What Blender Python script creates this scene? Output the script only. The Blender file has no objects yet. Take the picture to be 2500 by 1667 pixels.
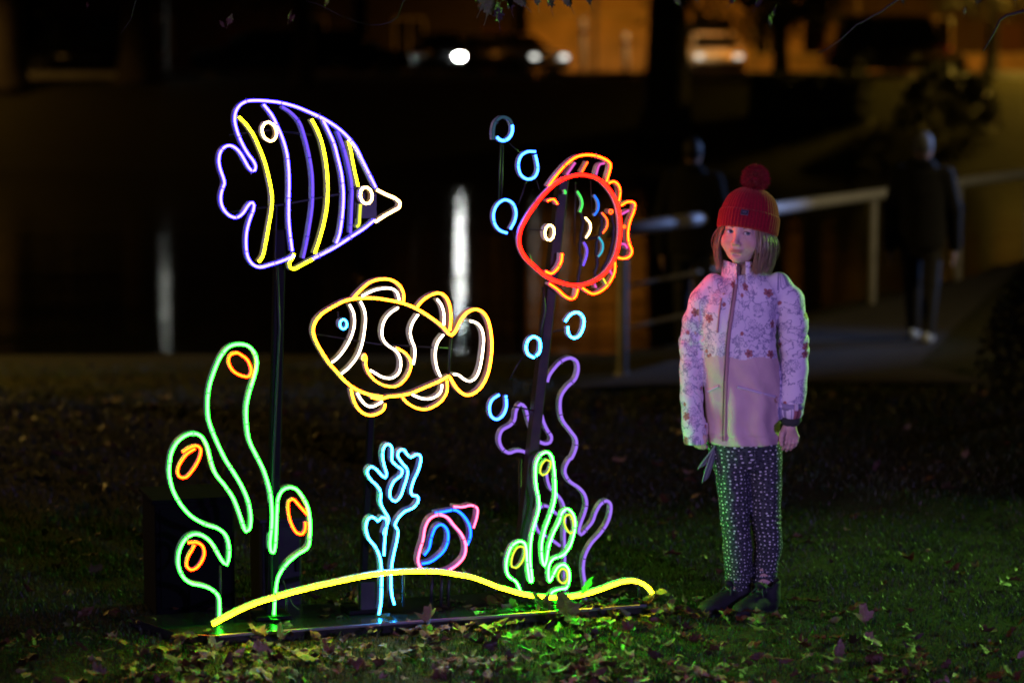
import bpy, bmesh, math, random
import numpy as np
from mathutils import Vector, Matrix, Euler, noise as mnoise
from mathutils.bvhtree import BVHTree

random.seed(7); np.random.seed(7)
C = bpy.context.scene.collection
SC = bpy.context.scene
R = math.radians

# ------------------------------------------------------------------ camera, sky, light, exposure
CAM = Vector((0, 0, 1.7)); PITCH = R(6.12); FPX = 85 / 36 * 2500
cd = bpy.data.cameras.new("camera"); cam = bpy.data.objects.new("camera", cd); C.objects.link(cam)
cam.location = CAM; cam.rotation_euler = (R(90) - PITCH, 0, 0)
cd.lens = 85; cd.sensor_width = 36; cd.clip_start = .1; cd.clip_end = 2000
cd.dof.use_dof = True; cd.dof.focus_distance = 7.66; cd.dof.aperture_fstop = 1.9; cd.dof.aperture_blades = 0
SC.camera = cam

w = bpy.data.worlds.new("World"); SC.world = w; w.use_nodes = True
nt = w.node_tree; bg = nt.nodes["Background"]
sky = nt.nodes.new("ShaderNodeTexSky"); sky.sky_type = 'NISHITA'; sky.sun_disc = False
sky.sun_elevation = R(-6); sky.sun_rotation = R(200)
nt.links.new(sky.outputs[0], bg.inputs[0]); bg.inputs[1].default_value = 0.05

SC.view_settings.view_transform = 'Standard'; SC.view_settings.look = 'None'
SC.view_settings.exposure = 0; SC.view_settings.gamma = 1; SC.view_settings.use_curve_mapping = False
SC.render.engine = 'CYCLES'
SC.cycles.use_denoising = True
SC.cycles.max_bounces = 5; SC.cycles.diffuse_bounces = 2; SC.cycles.glossy_bounces = 3
SC.cycles.transmission_bounces = 4; SC.cycles.sample_clamp_indirect = 3
SC.cycles.use_light_tree = True; SC.cycles.pixel_filter_type = 'BLACKMAN_HARRIS'; SC.cycles.filter_width = 1.9

def aim(o, target):
    o.rotation_euler = (Vector(target) - o.location).to_track_quat('-Z', 'Y').to_euler()

def spot(name, loc, target, col, power, size, blend=.6, rad=.12):
    l = bpy.data.lights.new(name, 'SPOT'); l.color = col; l.energy = power
    l.spot_size = R(size); l.spot_blend = blend; l.shadow_soft_size = rad
    o = bpy.data.objects.new(name, l); C.objects.link(o); o.location = loc; aim(o, target)
    return o
# unseen floodlights, added for the light of neighbouring festival pieces (the violet wash on the girl and the tube flanks, the green rim)
spot("violet_floodlight", (4.6, -1.2, 2.1), (.45, 7.7, .85), (.38, .26, 1.0), 1250, 26)
spot("violet_floodlight", (-5.6, .8, 2.0), (-.3, 7.7, .8), (.52, .42, 1.0), 460, 24, 1)
spot("pink_fill_light", (-4.6, -.6, 1.9), (.78, 7.7, .9), (.92, .62, 1.0), 620, 13, 1)  # soft fill, added to brighten the girl's jacket
spot("blue_floodlight", (8.2, 22.8, 2.4), (2.8, 20.6, .95), (.26, .44, 1.0), 1300, 40, 1)
spot("green_floodlight", (4.1, 10.3, 1.75), (.74, 7.72, 1.2), (.36, 1.0, .12), 700, 70, 1)

# ------------------------------------------------------------------ helpers: pixels of the photograph (2500 x 1667) as rays into the place
FW = Vector((0, math.cos(PITCH), -math.sin(PITCH))); UP = Vector((0, math.sin(PITCH), math.cos(PITCH)))
def ray(px, py):
    return Vector(((px - 1250) / FPX, 0, 0)) + UP * (-(py - 833.5) / FPX) + FW
def at_depth(px, py, Y):
    d = ray(px, py); return CAM + d * (Y / d.y)
def on_z(px, py, z=0):
    d = ray(px, py); return CAM + d * ((z - CAM.z) / d.z)

def tag(o, label=None, cat=None, group=None, kind=None):
    if label: o["label"] = label
    if cat: o["category"] = cat
    if group: o["group"] = group
    if kind: o["kind"] = kind
    return o
def empty(name, loc, rz=0, label=None, cat=None, group=None):
    o = bpy.data.objects.new(name, None); C.objects.link(o); o.location = loc; o.rotation_euler = (0, 0, rz)
    o.empty_display_size = .1
    return tag(o, label, cat, group)
def link(name, me, parent=None, loc=(0, 0, 0), rot=(0, 0, 0)):
    o = bpy.data.objects.new(name, me); C.objects.link(o); o.parent = parent
    o.location = loc; o.rotation_euler = rot
    return o
def pymesh(name, v, f, mats, smooth=True, fm=None):
    me = bpy.data.meshes.new(name); me.from_pydata(v if isinstance(v, list) else v.tolist(), [], f if isinstance(f, list) else f.tolist())
    for m in (mats if isinstance(mats, (list, tuple)) else [mats]): me.materials.append(m)
    if fm is not None: me.polygons.foreach_set("material_index", np.asarray(fm, dtype=np.int32))
    me.polygons.foreach_set("use_smooth", [smooth] * len(me.polygons)); me.update()
    return me
def copy_tree(o, parent=None):
    c = o.copy(); C.objects.link(c)
    if parent: c.parent = parent
    for ch in [q for q in bpy.data.objects if q.parent == o]: copy_tree(ch, c)
    return c

class MB:
    """collects boxes, tubes and lofts, then links them as one mesh"""
    def __init__(s): s.v = []; s.f = []; s.m = []
    def add(s, v, f, m=0):
        b = len(s.v); s.v += [tuple(x) for x in v]; s.f += [tuple(i + b for i in q) for q in f]; s.m += [m] * len(f)
    def box(s, c, d, m=0, rz=0, bev=0):
        x, y, z = d[0] / 2, d[1] / 2, d[2] / 2
        M = Matrix.Rotation(rz, 3, 'Z')
        if bev:
            bm = bmesh.new(); bmesh.ops.create_cube(bm, size=1); bmesh.ops.scale(bm, vec=d, verts=bm.verts)
            bmesh.ops.bevel(bm, geom=bm.edges[:], offset=bev, segments=2, affect='EDGES', profile=.5)
            bm.verts.ensure_lookup_table()
            s.add([M @ q.co + Vector(c) for q in bm.verts], [[q.index for q in p.verts] for p in bm.faces], m); bm.free(); return
        p = [M @ Vector((i * x, j * y, k * z)) + Vector(c) for k in (-1, 1) for j in (-1, 1) for i in (-1, 1)]
        s.add(p, [(0, 2, 3, 1), (4, 5, 7, 6), (0, 1, 5, 4), (2, 6, 7, 3), (0, 4, 6, 2), (1, 3, 7, 5)], m)
    def tube(s, pts, r, n=6, m=0, cap=True):
        pts = [Vector(p) for p in pts]; rs = r if isinstance(r, (list, tuple)) else [r] * len(pts)
        v = []; f = []; pr = None
        for i, p in enumerate(pts):
            t = (pts[min(i + 1, len(pts) - 1)] - pts[max(i - 1, 0)]).normalized()
            if pr is None: a = t.orthogonal().normalized()
            else:
                a = pr - t * pr.dot(t); a = a.normalized() if a.length > 1e-6 else t.orthogonal().normalized()
            pr = a; b = t.cross(a)
            v += [p + (a * math.cos(2 * math.pi * k / n) + b * math.sin(2 * math.pi * k / n)) * rs[i] for k in range(n)]
        for i in range(len(pts) - 1):
            for k in range(n): f.append((i * n + k, i * n + (k + 1) % n, (i + 1) * n + (k + 1) % n, (i + 1) * n + k))
        if cap: f.append(tuple(range(n - 1, -1, -1))); f.append(tuple((len(pts) - 1) * n + k for k in range(n)))
        s.add(v, f, m)
    def lathe(s, prof, n=16, m=0, M=None):
        v = []; f = []
        for r, z in prof: v += [Vector((r * math.cos(2 * math.pi * k / n), r * math.sin(2 * math.pi * k / n), z)) for k in range(n)]
        for i in range(len(prof) - 1):
            for k in range(n): f.append((i * n + k, i * n + (k + 1) % n, (i + 1) * n + (k + 1) % n, (i + 1) * n + k))
        f.append(tuple(range(n - 1, -1, -1))); f.append(tuple((len(prof) - 1) * n + k for k in range(n)))
        if M: v = [M @ q for q in v]
        s.add(v, f, m)
    def build(s, name, mats, parent=None, smooth=False, loc=(0, 0, 0), rot=(0, 0, 0)):
        return link(name, pymesh(name, s.v, s.f, mats, smooth, s.m), parent, loc, rot)

def spline(P, step, closed=False):
    P = [np.array(p, float) for p in P]; n = len(P); out = []
    for i in range(n if closed else n - 1):
        if closed: a, b, c, d = P[i - 1], P[i], P[(i + 1) % n], P[(i + 2) % n]
        else:
            b, c = P[i], P[i + 1]; a = P[i - 1] if i else 2 * b - c; d = P[i + 2] if i + 2 < n else 2 * c - b
        # centripetal Catmull-Rom
        t0 = 0; t1 = t0 + max(np.linalg.norm(b - a), 1e-6) ** .5; t2 = t1 + max(np.linalg.norm(c - b), 1e-6) ** .5; t3 = t2 + max(np.linalg.norm(d - c), 1e-6) ** .5
        m = max(1, int(np.linalg.norm(c - b) / step))
        for t in np.linspace(t1, t2, m, endpoint=False):
            A1 = (t1 - t) / (t1 - t0) * a + (t - t0) / (t1 - t0) * b; A2 = (t2 - t) / (t2 - t1) * b + (t - t1) / (t2 - t1) * c
            A3 = (t3 - t) / (t3 - t2) * c + (t - t2) / (t3 - t2) * d
            B1 = (t2 - t) / (t2 - t0) * A1 + (t - t0) / (t2 - t0) * A2; B2 = (t3 - t) / (t3 - t1) * A2 + (t - t1) / (t3 - t1) * A3
            out.append((t2 - t) / (t2 - t1) * B1 + (t - t1) / (t2 - t1) * B2)
    if not closed: out.append(P[-1])
    return out

# ------------------------------------------------------------------ materials
class NT:
    def __init__(s, name):
        s.mat = bpy.data.materials.new(name); s.mat.use_nodes = True; s.t = s.mat.node_tree
        s.p = s.t.nodes["Principled BSDF"]; s.out = s.t.nodes["Material Output"]
    def n(s, ty, **k):
        q = s.t.nodes.new(ty)
        for a, b in k.items(): setattr(q, a, b)
        return q
    def l(s, a, b): s.t.links.new(a, b)
    def val(s, inp, v):
        if hasattr(v, 'is_output') or isinstance(v, bpy.types.NodeSocket): s.l(v, inp)
        else: inp.default_value = v
    def math(s, op, a, b=None, c=None):
        q = s.n("ShaderNodeMath", operation=op); s.val(q.inputs[0], a)
        if b is not None: s.val(q.inputs[1], b)
        if c is not None: s.val(q.inputs[2], c)
        return q.outputs[0]
    def vmath(s, op, a, b=None):
        q = s.n("ShaderNodeVectorMath", operation=op); s.val(q.inputs[0], a)
        if b is not None: s.val(q.inputs[1], b)
        return q.outputs['Value'] if op in ('LENGTH', 'DISTANCE', 'DOT_PRODUCT') else q.outputs[0]
    def mix(s, f, a, b):
        q = s.n("ShaderNodeMix", data_type='RGBA'); s.val(q.inputs[0], f); s.val(q.inputs[6], a); s.val(q.inputs[7], b); return q.outputs[2]
    def noise(s, scale, detail=3, vec=None, rough=.55, out=0):
        q = s.n("ShaderNodeTexNoise"); q.inputs['Scale'].default_value = scale; q.inputs['Detail'].default_value = detail; q.inputs['Roughness'].default_value = rough
        if vec is not None: s.l(vec, q.inputs['Vector'])
        return q.outputs[out]
    def ramp(s, f, a, b):
        q = s.n("ShaderNodeMapRange"); s.val(q.inputs[0], f); q.inputs[1].default_value = a; q.inputs[2].default_value = b; return q.outputs[0]
    def obj(s): return s.n("ShaderNodeTexCoord").outputs['Object']
    def attr(s, name, vec=False):
        q = s.n("ShaderNodeAttribute"); q.attribute_name = name; return q.outputs['Vector' if vec else 'Fac']
    def bump(s, h, strength=.3, dist=.01):
        q = s.n("ShaderNodeBump"); q.inputs['Strength'].default_value = strength; q.inputs['Distance'].default_value = dist
        s.l(h, q.inputs['Height']); s.l(q.outputs[0], s.p.inputs['Normal'])
c4 = lambda c: (c[0], c[1], c[2], 1)
def mat(name, c, rough=.6, c2=None, scale=20, metal=0, bump=0, bscale=None, bdist=.003, spec=.5, emit=None, es=0, trans=0):
    m = NT(name); p = m.p
    p.inputs['Base Color'].default_value = c4(c); p.inputs['Roughness'].default_value = rough; p.inputs['Metallic'].default_value = metal
    p.inputs['Specular IOR Level'].default_value = spec
    if c2: m.l(m.mix(m.ramp(m.noise(scale, 4, m.obj()), .35, .65), c4(c), c4(c2)), p.inputs['Base Color'])
    if bump: m.bump(m.noise(bscale or scale, 3, m.obj()), bump, bdist)
    if emit: p.inputs['Emission Color'].default_value = c4(emit); p.inputs['Emission Strength'].default_value = es
    if trans: p.inputs['Transmission Weight'].default_value = trans
    return m.mat
def lamp_mat(name, e):
    m = NT(name); m.p.inputs['Base Color'].default_value = (.02, .02, .02, 1); m.p.inputs['Specular IOR Level'].default_value = .1; k = max(e)
    m.p.inputs['Emission Color'].default_value = (e[0] / k, e[1] / k, e[2] / k, 1); m.p.inputs['Emission Strength'].default_value = k
    m.p.inputs['Roughness'].default_value = .4
    return m.mat
BLACK = mat("black_painted_steel", (.012, .012, .013), .42, (.03, .026, .022), 30, bump=.15)
STEEL = mat("dark_steel", (.004, .0035, .0035), .6, (.009, .0065, .005), 9, spec=.15, bump=.1)
CABLE = mat("black_cable_rubber", (.012, .012, .012), .5, (.02, .02, .02), 40)
CLIP = mat("clear_plastic_clip", (.42, .42, .44), .25, (.3, .3, .3), 60)

# ------------------------------------------------------------------ terrain, water, path, street
def sst(a, b, x):
    t = min(1, max(0, (x - a) / (b - a))); return t * t * (3 - 2 * t)
def rail_x(y): return .95 + (y - 18.8) * .482
def ground_z(x, y):
    z = .012 * mnoise.noise(Vector((x * .9, y * .9, 0))) + .006 * mnoise.noise(Vector((x * 3, y * 3, 5)))
    # a low turf lip crossing the lawn on the right
    lip = 9.78 - (x - 1.15) * .92
    z += .05 * sst(0, .10, y - lip) * sst(.7, 1.3, x)
    z -= .58 * sst(10.5, 19, y)
    land = sst(rail_x(y) - 1.2, rail_x(y) - .3, x) * (1 - sst(52, 56, y))
    z -= 1.3 * sst(20.2, 22.5, y) * (1 - land)
    far = sst(57, 73, y)
    z = z + (1.80 - z) * far
    if y > 40: z += .15 * mnoise.noise(Vector((x * .15, y * .15, 2))) * (1 - sst(70, 73, y))
    return z
def build_ground():
    ys = list(np.arange(3, 13, .125)) + list(np.arange(13, 26, .35)) + list(np.arange(26, 76, 1.2)) + [80, 100, 140, 220, 400, 900]
    xs = [-900, -400, -200, -100, -60, -40, -28, -20, -14, -10, -7, -5] + list(np.arange(-3.5, 3.5, .125)) + list(np.arange(3.5, 8, .4)) + [9, 11, 14, 18, 24, 32, 45, 60, 100, 200, 400, 900]
    xs = sorted(xs); v = [(x, y, ground_z(x, y)) for y in ys for x in xs]; nx = len(xs)
    f = [(j * nx + i, j * nx + i + 1, (j + 1) * nx + i + 1, (j + 1) * nx + i) for j in range(len(ys) - 1) for i in range(nx - 1)]
    m = NT("lawn_soil"); o = m.obj()
    n1 = m.ramp(m.noise(1.2, 5, o), .3, .7); n2 = m.ramp(m.noise(35, 4, o), .3, .7)
    col = m.mix(n2, m.mix(n1, (.022, .034, .010, 1), (.034, .042, .014, 1)), (.045, .032, .016, 1))
    m.l(col, m.p.inputs['Base Color']); m.p.inputs['Roughness'].default_value = .9; m.p.inputs['Specular IOR Level'].default_value = .15
    m.bump(m.noise(60, 4, o), .8, .02)
    o = link("lawn", pymesh("lawn", v, f, m.mat)); tag(o, kind="structure")
build_ground()
def build_water():
    m = NT("pond_water"); o = m.obj()
    m.p.inputs['Base Color'].default_value = (.006, .006, .005, 1); m.p.inputs['Roughness'].default_value = .06; m.p.inputs['IOR'].default_value = 1.33
    mp = m.n("ShaderNodeMapping"); mp.inputs['Scale'].default_value = (.10, 1.0, 1); m.l(o, mp.inputs[0])
    m.p.inputs['Specular IOR Level'].default_value = .32; m.bump(m.noise(.42, 6, mp.outputs[0], .62), .55, .07)
    me = pymesh("pond_water", [(-300, 19, 0), (40, 19, 0), (40, 66, 0), (-300, 66, 0)], [(0, 1, 2, 3)], m.mat)
    tag(link("pond_water", me, loc=(0, 0, -.62)), kind="structure")
build_water()
def strip(name, pts_l, pts_r, m, dz=.012, th=None):
    v = []; f = []
    for a, b in zip(pts_l, pts_r):
        for t in np.linspace(0, 1, 5):
            x = a[0] + (b[0] - a[0]) * t; y = a[1] + (b[1] - a[1]) * t; v.append((x, y, ground_z(x, y) + dz))
    n = len(pts_l)
    for i in range(n - 1):
        for k in range(4): f.append((i * 5 + k, i * 5 + k + 1, (i + 1) * 5 + k + 1, (i + 1) * 5 + k))
    return tag(link(name, pymesh(name, v, f, m)), kind="structure")
ASPH = mat("asphalt", (.024, .022, .022), .9, (.035, .032, .028), 6, bump=.3, bscale=120)
ys = list(np.arange(17.2, 50, .8))
strip("footpath", [(rail_x(y) + .12, y) for y in ys], [(3.05 + (y - 18.4) * .287 + .8 * sst(19, 17, y), y) for y in ys], ASPH, .03)
xs = list(np.arange(-60, 61, 3))
strip("street", [(x, 74.2) for x in xs], [(x, 86) for x in xs], ASPH, .03)
KERB = mat("pale_kerb_stone", (.36, .35, .32), .8, (.26, .25, .23), 3, bump=.2)
for i, x in enumerate(np.arange(-30, 33, 1.5)):
    pass
kb = MB()
for x in np.arange(-34.5, 36, 1.5): kb.box((x, 73.9, 1.86), (1.47, .3, .3), 0, 0, .02)
tag(kb.build("kerb", KERB), kind="structure")
strip("pavement", [(x, 86.1) for x in xs], [(x, 89) for x in xs], mat("paving", (.2, .18, .16), .85, (.15, .14, .13), 2), .12)

# ------------------------------------------------------------------ the illuminated sculptures
TH = R(18); BACK = Vector((-math.sin(TH), math.cos(TH), 0)); U = Vector((math.cos(TH), math.sin(TH), 0))
PLATE_Z = .034
F0 = on_z(534, 1548, PLATE_Z)
ROT = Matrix.Rotation(TH, 3, 'Z'); ROTI = ROT.inverted()
def on_sign(px, py, off):
    P = F0 + BACK * off; d = ray(px, py); return CAM + d * ((P - CAM).dot(BACK) / d.dot(BACK))

K = 1.0    # overall drive of the LED neon
EM = {  # what the tubes give off (linear): saturated LED colour, far above white in its own channel
 'violet': (1.5, 1.0, 110), 'dim_violet': (.26, .125, 1.8), 'lemon': (30.0, 26.0, .08), 'cream': (40.0, 24.0, 5.0),
 'amber': (75.0, 10.0, .16), 'warm_white': (22.0, 17.0, 10.0), 'red': (130.0, 1.0, .02), 'deep_red': (45.0, .072, .016), 'orange': (9, .45, .02),
 'green': (.70, 75.0, .85), 'bright_green': (1.0, 240.0, 1.3), 'spring': (.1, 1.6, .16), 'yellow': (1.25, 1.3, .06), 'dim_yellow': (.75, .62, .05),
 'ice': (.8, 20.0, 62.0), 'cyan': (.42, 3.0, 30.0), 'blue': (.02, .28, 1.9), 'azure': (.04, .72, 14), 'pink': (10.0, .62, 1.1), 'magenta': (.95, .12, .62),
 'lavender': (.38, .18, .98), 'sand': (52.0, 38.0, .15), 'teal': (.04, .55, .75), 'unlit': (.02, .06, .09)}
EDGE = {'violet': .20, 'red': .08, 'deep_red': .35, 'green': .38, 'bright_green': .30, 'ice': .5, 'cyan': .6}     # how much of the weaker channels is left at the tube's rim
RIM = {'pink': (1.5, .16, .75), 'warm_white': (1.3, .88, .62), 'sand': (.62, .60, .025), 'amber': (1.5, .62, .02), 'violet': (.16, .06, 9), 'cyan': (.10, .55, 4.5), 'red': (9, .16, .01), 'lemon': (1.2, .62, .02), 'deep_red': (.75, .012, .006), 'cream': (1.9, .72, .42), 'ice': (.10, .62, 3.5)}
TM = {}
def tube_mats(c):
    if c not in TM:
        e = np.array(EM[c]) * K; g = e / e.max()
        sat = g ** 1.25; ed = np.where(e >= e.max() * .6, e * .4, e * EDGE.get(c, .42)); ed = np.array(RIM.get(c, ed))
        hs = NT("silicone_" + c); hs.p.inputs['Base Color'].default_value = (.8, .78, .8, 1); hs.p.inputs['Roughness'].default_value = .45
        hs.p.inputs['Emission Color'].default_value = c4(sat); hs.p.inputs['Emission Strength'].default_value = .03 * min(e.max(), 3)
        TM[c] = [lamp_mat("led_core_" + c, e), lamp_mat("led_edge_" + c, ed + 1e-4), hs.mat, BLACK]
    return TM[c]

class Fig:
    def __init__(s, name, base, off, label, cat, O=(0, 0), S=1.0, group=None):
        s.off = off; s.O = O; s.S = S
        b = on_sign(base[0], base[1], off); b.z = PLATE_Z
        s.loc = b; s.e = empty(name, b, TH, label, cat, group); s.clips = MB()
    def loc2(s, p, off=0, raw=False):
        px, py = p if raw else (s.O[0] + p[0] / s.S, s.O[1] + p[1] / s.S)
        q = ROTI @ (on_sign(px, py, s.off + off) - s.loc); return q
    def tube(s, name, pts, color, w=.0125, d=.040, off=0, closed=False, clips=True, label=None, raw=False, step=.008, parent=None, split=None):
        q = [s.loc2(p, off, raw) for p in pts]; w *= .95 if max(EM[color]) < 4 else .73
        P = spline([(a.x, a.z) for a in q], step, closed); y0 = q[0].y
        n = len(P); T = []
        for i in range(n):
            a = P[i - 1] if (i or closed) else P[i]; b = P[(i + 1) % n] if (i + 1 < n or closed) else P[i]
            t = b - a; T.append(t / (np.linalg.norm(t) + 1e-9))
        prof = [(-.5, d / w), (-.5, .30), (-.38, .09), (0, 0), (.38, .09), (.5, .30), (.5, d / w)]
        fm = [2, 1, 0, 0, 1, 2, 3]; m = len(prof); v = []; f = []; fmi = []
        for i in range(n):
            nx, nz = -T[i][1], T[i][0]
            wob = .0012 * mnoise.noise(Vector((P[i][0] * 9, P[i][1] * 9, n)))
            for a, b in prof: v.append((P[i][0] + nx * a * w, y0 + b * w + wob, P[i][1] + nz * a * w))
        cols = [color] if not split else [color, split[0]]
        for i in range(n if closed else n - 1):
            j = (i + 1) % n
            for k in range(m):
                f.append((i * m + k, i * m + (k + 1) % m, j * m + (k + 1) % m, j * m + k))
                mi = fm[k]
                if split and i > split[1] * n: mi += 4
                fmi.append(mi)
        if not closed:
            f.append(tuple(range(m - 1, -1, -1))); f.append(tuple((n - 1) * m + k for k in range(m))); fmi += [2, 2]
        mats = []
        for c in cols: mats += tube_mats(c)
        me = pymesh(name, v, f, mats, False, fmi)
        o = link(name, me, parent or s.e)
        if label: o["label"] = label
        if clips:
            acc = random.uniform(.02, .07)
            for i in range(1, n):
                acc += float(np.linalg.norm(P[i] - P[i - 1]))
                if acc > .115:
                    acc = random.uniform(-.012, .012)
                    t = T[i]; nx, nz = -t[1], t[0]; vv = []
                    for sgn in (-.5, .5):
                        for a, b in prof[1:6]: vv.append((P[i][0] + nx * a * w * 1.1 + t[0] * sgn * .0028, y0 + b * w - .0008, P[i][1] + nz * a * w * 1.1 + t[1] * sgn * .0028))
                    s.clips.add(vv, [(k, k + 1, k + 6, k + 5) for k in range(4)], 1)
                    for sg in (-1, 1):
                        if random.random() < .7:
                            e = Vector((P[i][0] + nx * sg * w * .55, y0 + w * .5, P[i][1] + nz * sg * w * .55))
                            s.clips.tube([e, e + Vector((nx * sg * .0035, random.uniform(-.003, .002), nz * sg * .006))], [.0018, .0012], 4)
        return o
    def rod(s, name, pts, r=.004, off=.03, m=None, raw=True, part=True):
        b = MB(); b.tube([s.loc2(p, off, raw) for p in pts], r, 6); return b.build(name, m or BLACK, s.e, True)
    def post(s, top, bot, wid=.042, dep=.042, off=.05, m=None):
        a = s.loc2(top, off, True); b = s.loc2(bot, off, True); b.z = 0; mb = MB(); x = wid / 2; y = dep
        mb.add([(b.x - x, b.y, 0), (b.x + x, b.y, 0), (b.x + x, b.y + y, 0), (b.x - x, b.y + y, 0), (a.x - x, a.y, a.z), (a.x + x, a.y, a.z), (a.x + x, a.y + y, a.z), (a.x - x, a.y + y, a.z)],
               [(0, 3, 2, 1), (4, 5, 6, 7), (0, 1, 5, 4), (1, 2, 6, 5), (2, 3, 7, 6), (3, 0, 4, 7)])
        o = mb.build("post", m or STEEL, s.e)
        bv = o.modifiers.new("bevel", 'BEVEL'); bv.width = .004; bv.segments = 2
        p = MB(); p.box((b.x, b.y + y / 2, .006), (.11, .11, .012), 0, 0, .002); p.build("foot_plate", m or STEEL, s.e)
        return o
    def done(s):
        if s.clips.v: tag(s.clips.build("tube_clips", [CLIP, CABLE], s.e), kind="stuff")

def ell(cx, cy, rx, ry, tilt=0, n=10, a0=0, a1=360):
    r = []
    for k in range(n):
        a = R(a0 + (a1 - a0) * k / (n if a1 - a0 == 360 else n - 1)); x = rx * math.cos(a); y = ry * math.sin(a); t = R(tilt)
        r.append((cx + x * math.cos(t) - y * math.sin(t), cy + x * math.sin(t) + y * math.cos(t)))
    return r

# base plate
def base_plate():
    back = .34
    a = F0; e = empty("base_plate", (a.x, a.y, 0), TH, "long black steel base plate on the grass under the neon sculptures", "base plate")
    mb = MB(); L = 1.41
    top = [(-.02, -.0), (L, 0), (L + .06, back), (-.22, back), (-.12, .07)]
    n = len(top); v = [(x, y, PLATE_Z - .002) for x, y in top] + [(x, y, .0) for x, y in top]
    mb.add(v, [tuple(range(n)), tuple(range(2 * n - 1, n - 1, -1))] + [(i, i + n, (i + 1) % n + n, (i + 1) % n) for i in range(n)])
    o = mb.build("plate", mat("wet_black_steel", (.02, .02, .02), .22, (.05, .045, .04), 14, metal=.3, bump=.12, bscale=40), e)
    bv = o.modifiers.new("bevel", 'BEVEL'); bv.width = .003; bv.segments = 2
    r = MB(); r.box((L / 2 - .01, -.004, PLATE_Z - .004), (L - .02, .008, .010), 0, 0, .002); r.build("edge_strip", mat("bright_steel_edge", (.3, .3, .3), .3, metal=1), e)
base_plate()

# sand bank
f = Fig("neon_sand_line", (1000, 1490), .02, "thick yellow neon wave laid as a sand bank along the front of the base plate", "neon sign")
E_ = lambda x, y: (380 + x / 3.733, 1140 + y / 3.733); F_ = lambda x, y: (860 + x / 3.408, 1060 + y / 3.408); H_ = lambda x, y: (1200 + x / 3.563, 1080 + y / 3.563)
G_ = lambda x, y: (1170 + x / 3.734, 740 + y / 3.734); D_ = lambda x, y: (380 + x / 3.733, 820 + y / 3.733)
sand = [E_(*p) for p in [(520, 1435), (640, 1370), (800, 1290), (950, 1230), (1100, 1185), (1300, 1130), (1568, 1065)]] + \
       [F_(*p) for p in [(200, 1165), (420, 1145), (600, 1140), (740, 1145), (880, 1168), (1000, 1190), (1120, 1232), (1227, 1275)]] + \
       [H_(*p) for p in [(120, 1275), (260, 1315), (400, 1340), (540, 1348), (680, 1342), (820, 1318), (950, 1280), (1070, 1235), (1160, 1208), (1250, 1205), (1330, 1235), (1380, 1280), (1408, 1325)]]
f.tube("tube", sand, 'sand', .0205, .024, raw=True)
for x, y in ((700, 1490), (985, 1480), (1330, 1478), (1560, 1460)):
    top = min(sand, key=lambda p: abs(p[0] - x)); f.rod("stake", [(x, top[1] + 3), (x, y)], .004, .022)
f.done()

# ---- banner fish
f = Fig("neon_fish", (680, 1480), .13, "large violet striped neon fish with yellow bars, top left of the display", "neon fish", (500, 220), 3.408)
f.tube("outline", [(745, 1378), (650, 1420), (540, 1455), (460, 1475), (400, 1450), (360, 1390), (345, 1290), (350, 1180), (375, 1080), (405, 1000), (412, 960), (400, 937), (380, 940), (355, 970), (320, 1025), (265, 1062), (215, 1050), (170, 1010), (140, 950), (135, 880), (150, 820), (165, 780), (155, 730), (130, 660), (118, 590), (130, 520), (165, 475), (210, 462), (260, 485), (300, 530), (335, 590), (370, 650), (395, 675), (420, 668), (425, 635), (405, 590), (360, 530), (310, 440), (270, 340), (250, 250), (258, 185), (290, 130), (350, 95), (430, 88), (530, 93), (640, 108), (760, 140), (870, 185), (990, 240), (1100, 310), (1190, 390), (1260, 480), (1320, 600), (1380, 720), (1425, 812)], 'violet')
f.tube("beak", [(1432, 830), (1510, 870), (1590, 905), (1625, 940), (1620, 975), (1580, 1000), (1500, 1045), (1420, 1098)], 'cream')
f.tube("belly_line", [(1415, 1080), (1330, 1150), (1230, 1215), (1100, 1300), (1000, 1355), (905, 1402)], 'violet')
f.tube("fin", [(900, 1408), (820, 1450), (740, 1490), (712, 1480), (705, 1440), (730, 1400), (745, 1362)], 'lemon')
o2 = .012
f.tube("stripe", [(285, 225), (340, 280), (400, 365), (450, 470), (500, 600), (540, 760), (560, 880), (555, 1000), (535, 1120), (510, 1260), (480, 1390), (450, 1430)], 'lemon', off=o2)
f.tube("stripe", [(490, 120), (560, 210), (610, 310), (655, 420), (685, 530), (700, 660), (703, 800), (700, 950), (702, 1100), (715, 1230), (730, 1340)], 'violet', off=o2)
f.tube("stripe", [(645, 140), (720, 190), (790, 270), (830, 380), (870, 540), (895, 700), (900, 850), (895, 980), (875, 1120), (845, 1290), (820, 1400)], 'dim_violet', off=o2, w=.0088)
f.tube("stripe", [(890, 245), (930, 320), (970, 420), (1000, 550), (1020, 700), (1025, 850), (1015, 990), (990, 1120), (950, 1260), (915, 1360)], 'lemon', off=o2)
f.tube("stripe", [(985, 250), (1030, 340), (1075, 440), (1110, 570), (1140, 700), (1155, 850), (1152, 980), (1140, 1100), (1120, 1210), (1095, 1275)], 'violet', off=o2)
f.tube("stripe", [(1105, 345), (1145, 440), (1180, 560), (1210, 690), (1228, 820), (1225, 950), (1215, 1190)], 'dim_violet', off=o2, w=.0088)
f.tube("stripe", [(1195, 425), (1215, 500), (1240, 640), (1277, 800)], 'lemon', off=o2, w=.011)
f.tube("stripe", [(1297, 950), (1290, 1050), (1283, 1125), (1262, 1140)], 'yellow', off=o2, w=.011)
f.tube("eye_ring", ell(538, 347, 58, 82, -16), 'cream', .0098, closed=True, label="cream ring high on the fish near its tail")
f.tube("eye_ring", ell(1345, 878, 50, 70, -8), 'cream', .0105, closed=True, off=-.01, label="cream ring eye on its black plate beside the beak")
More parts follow.
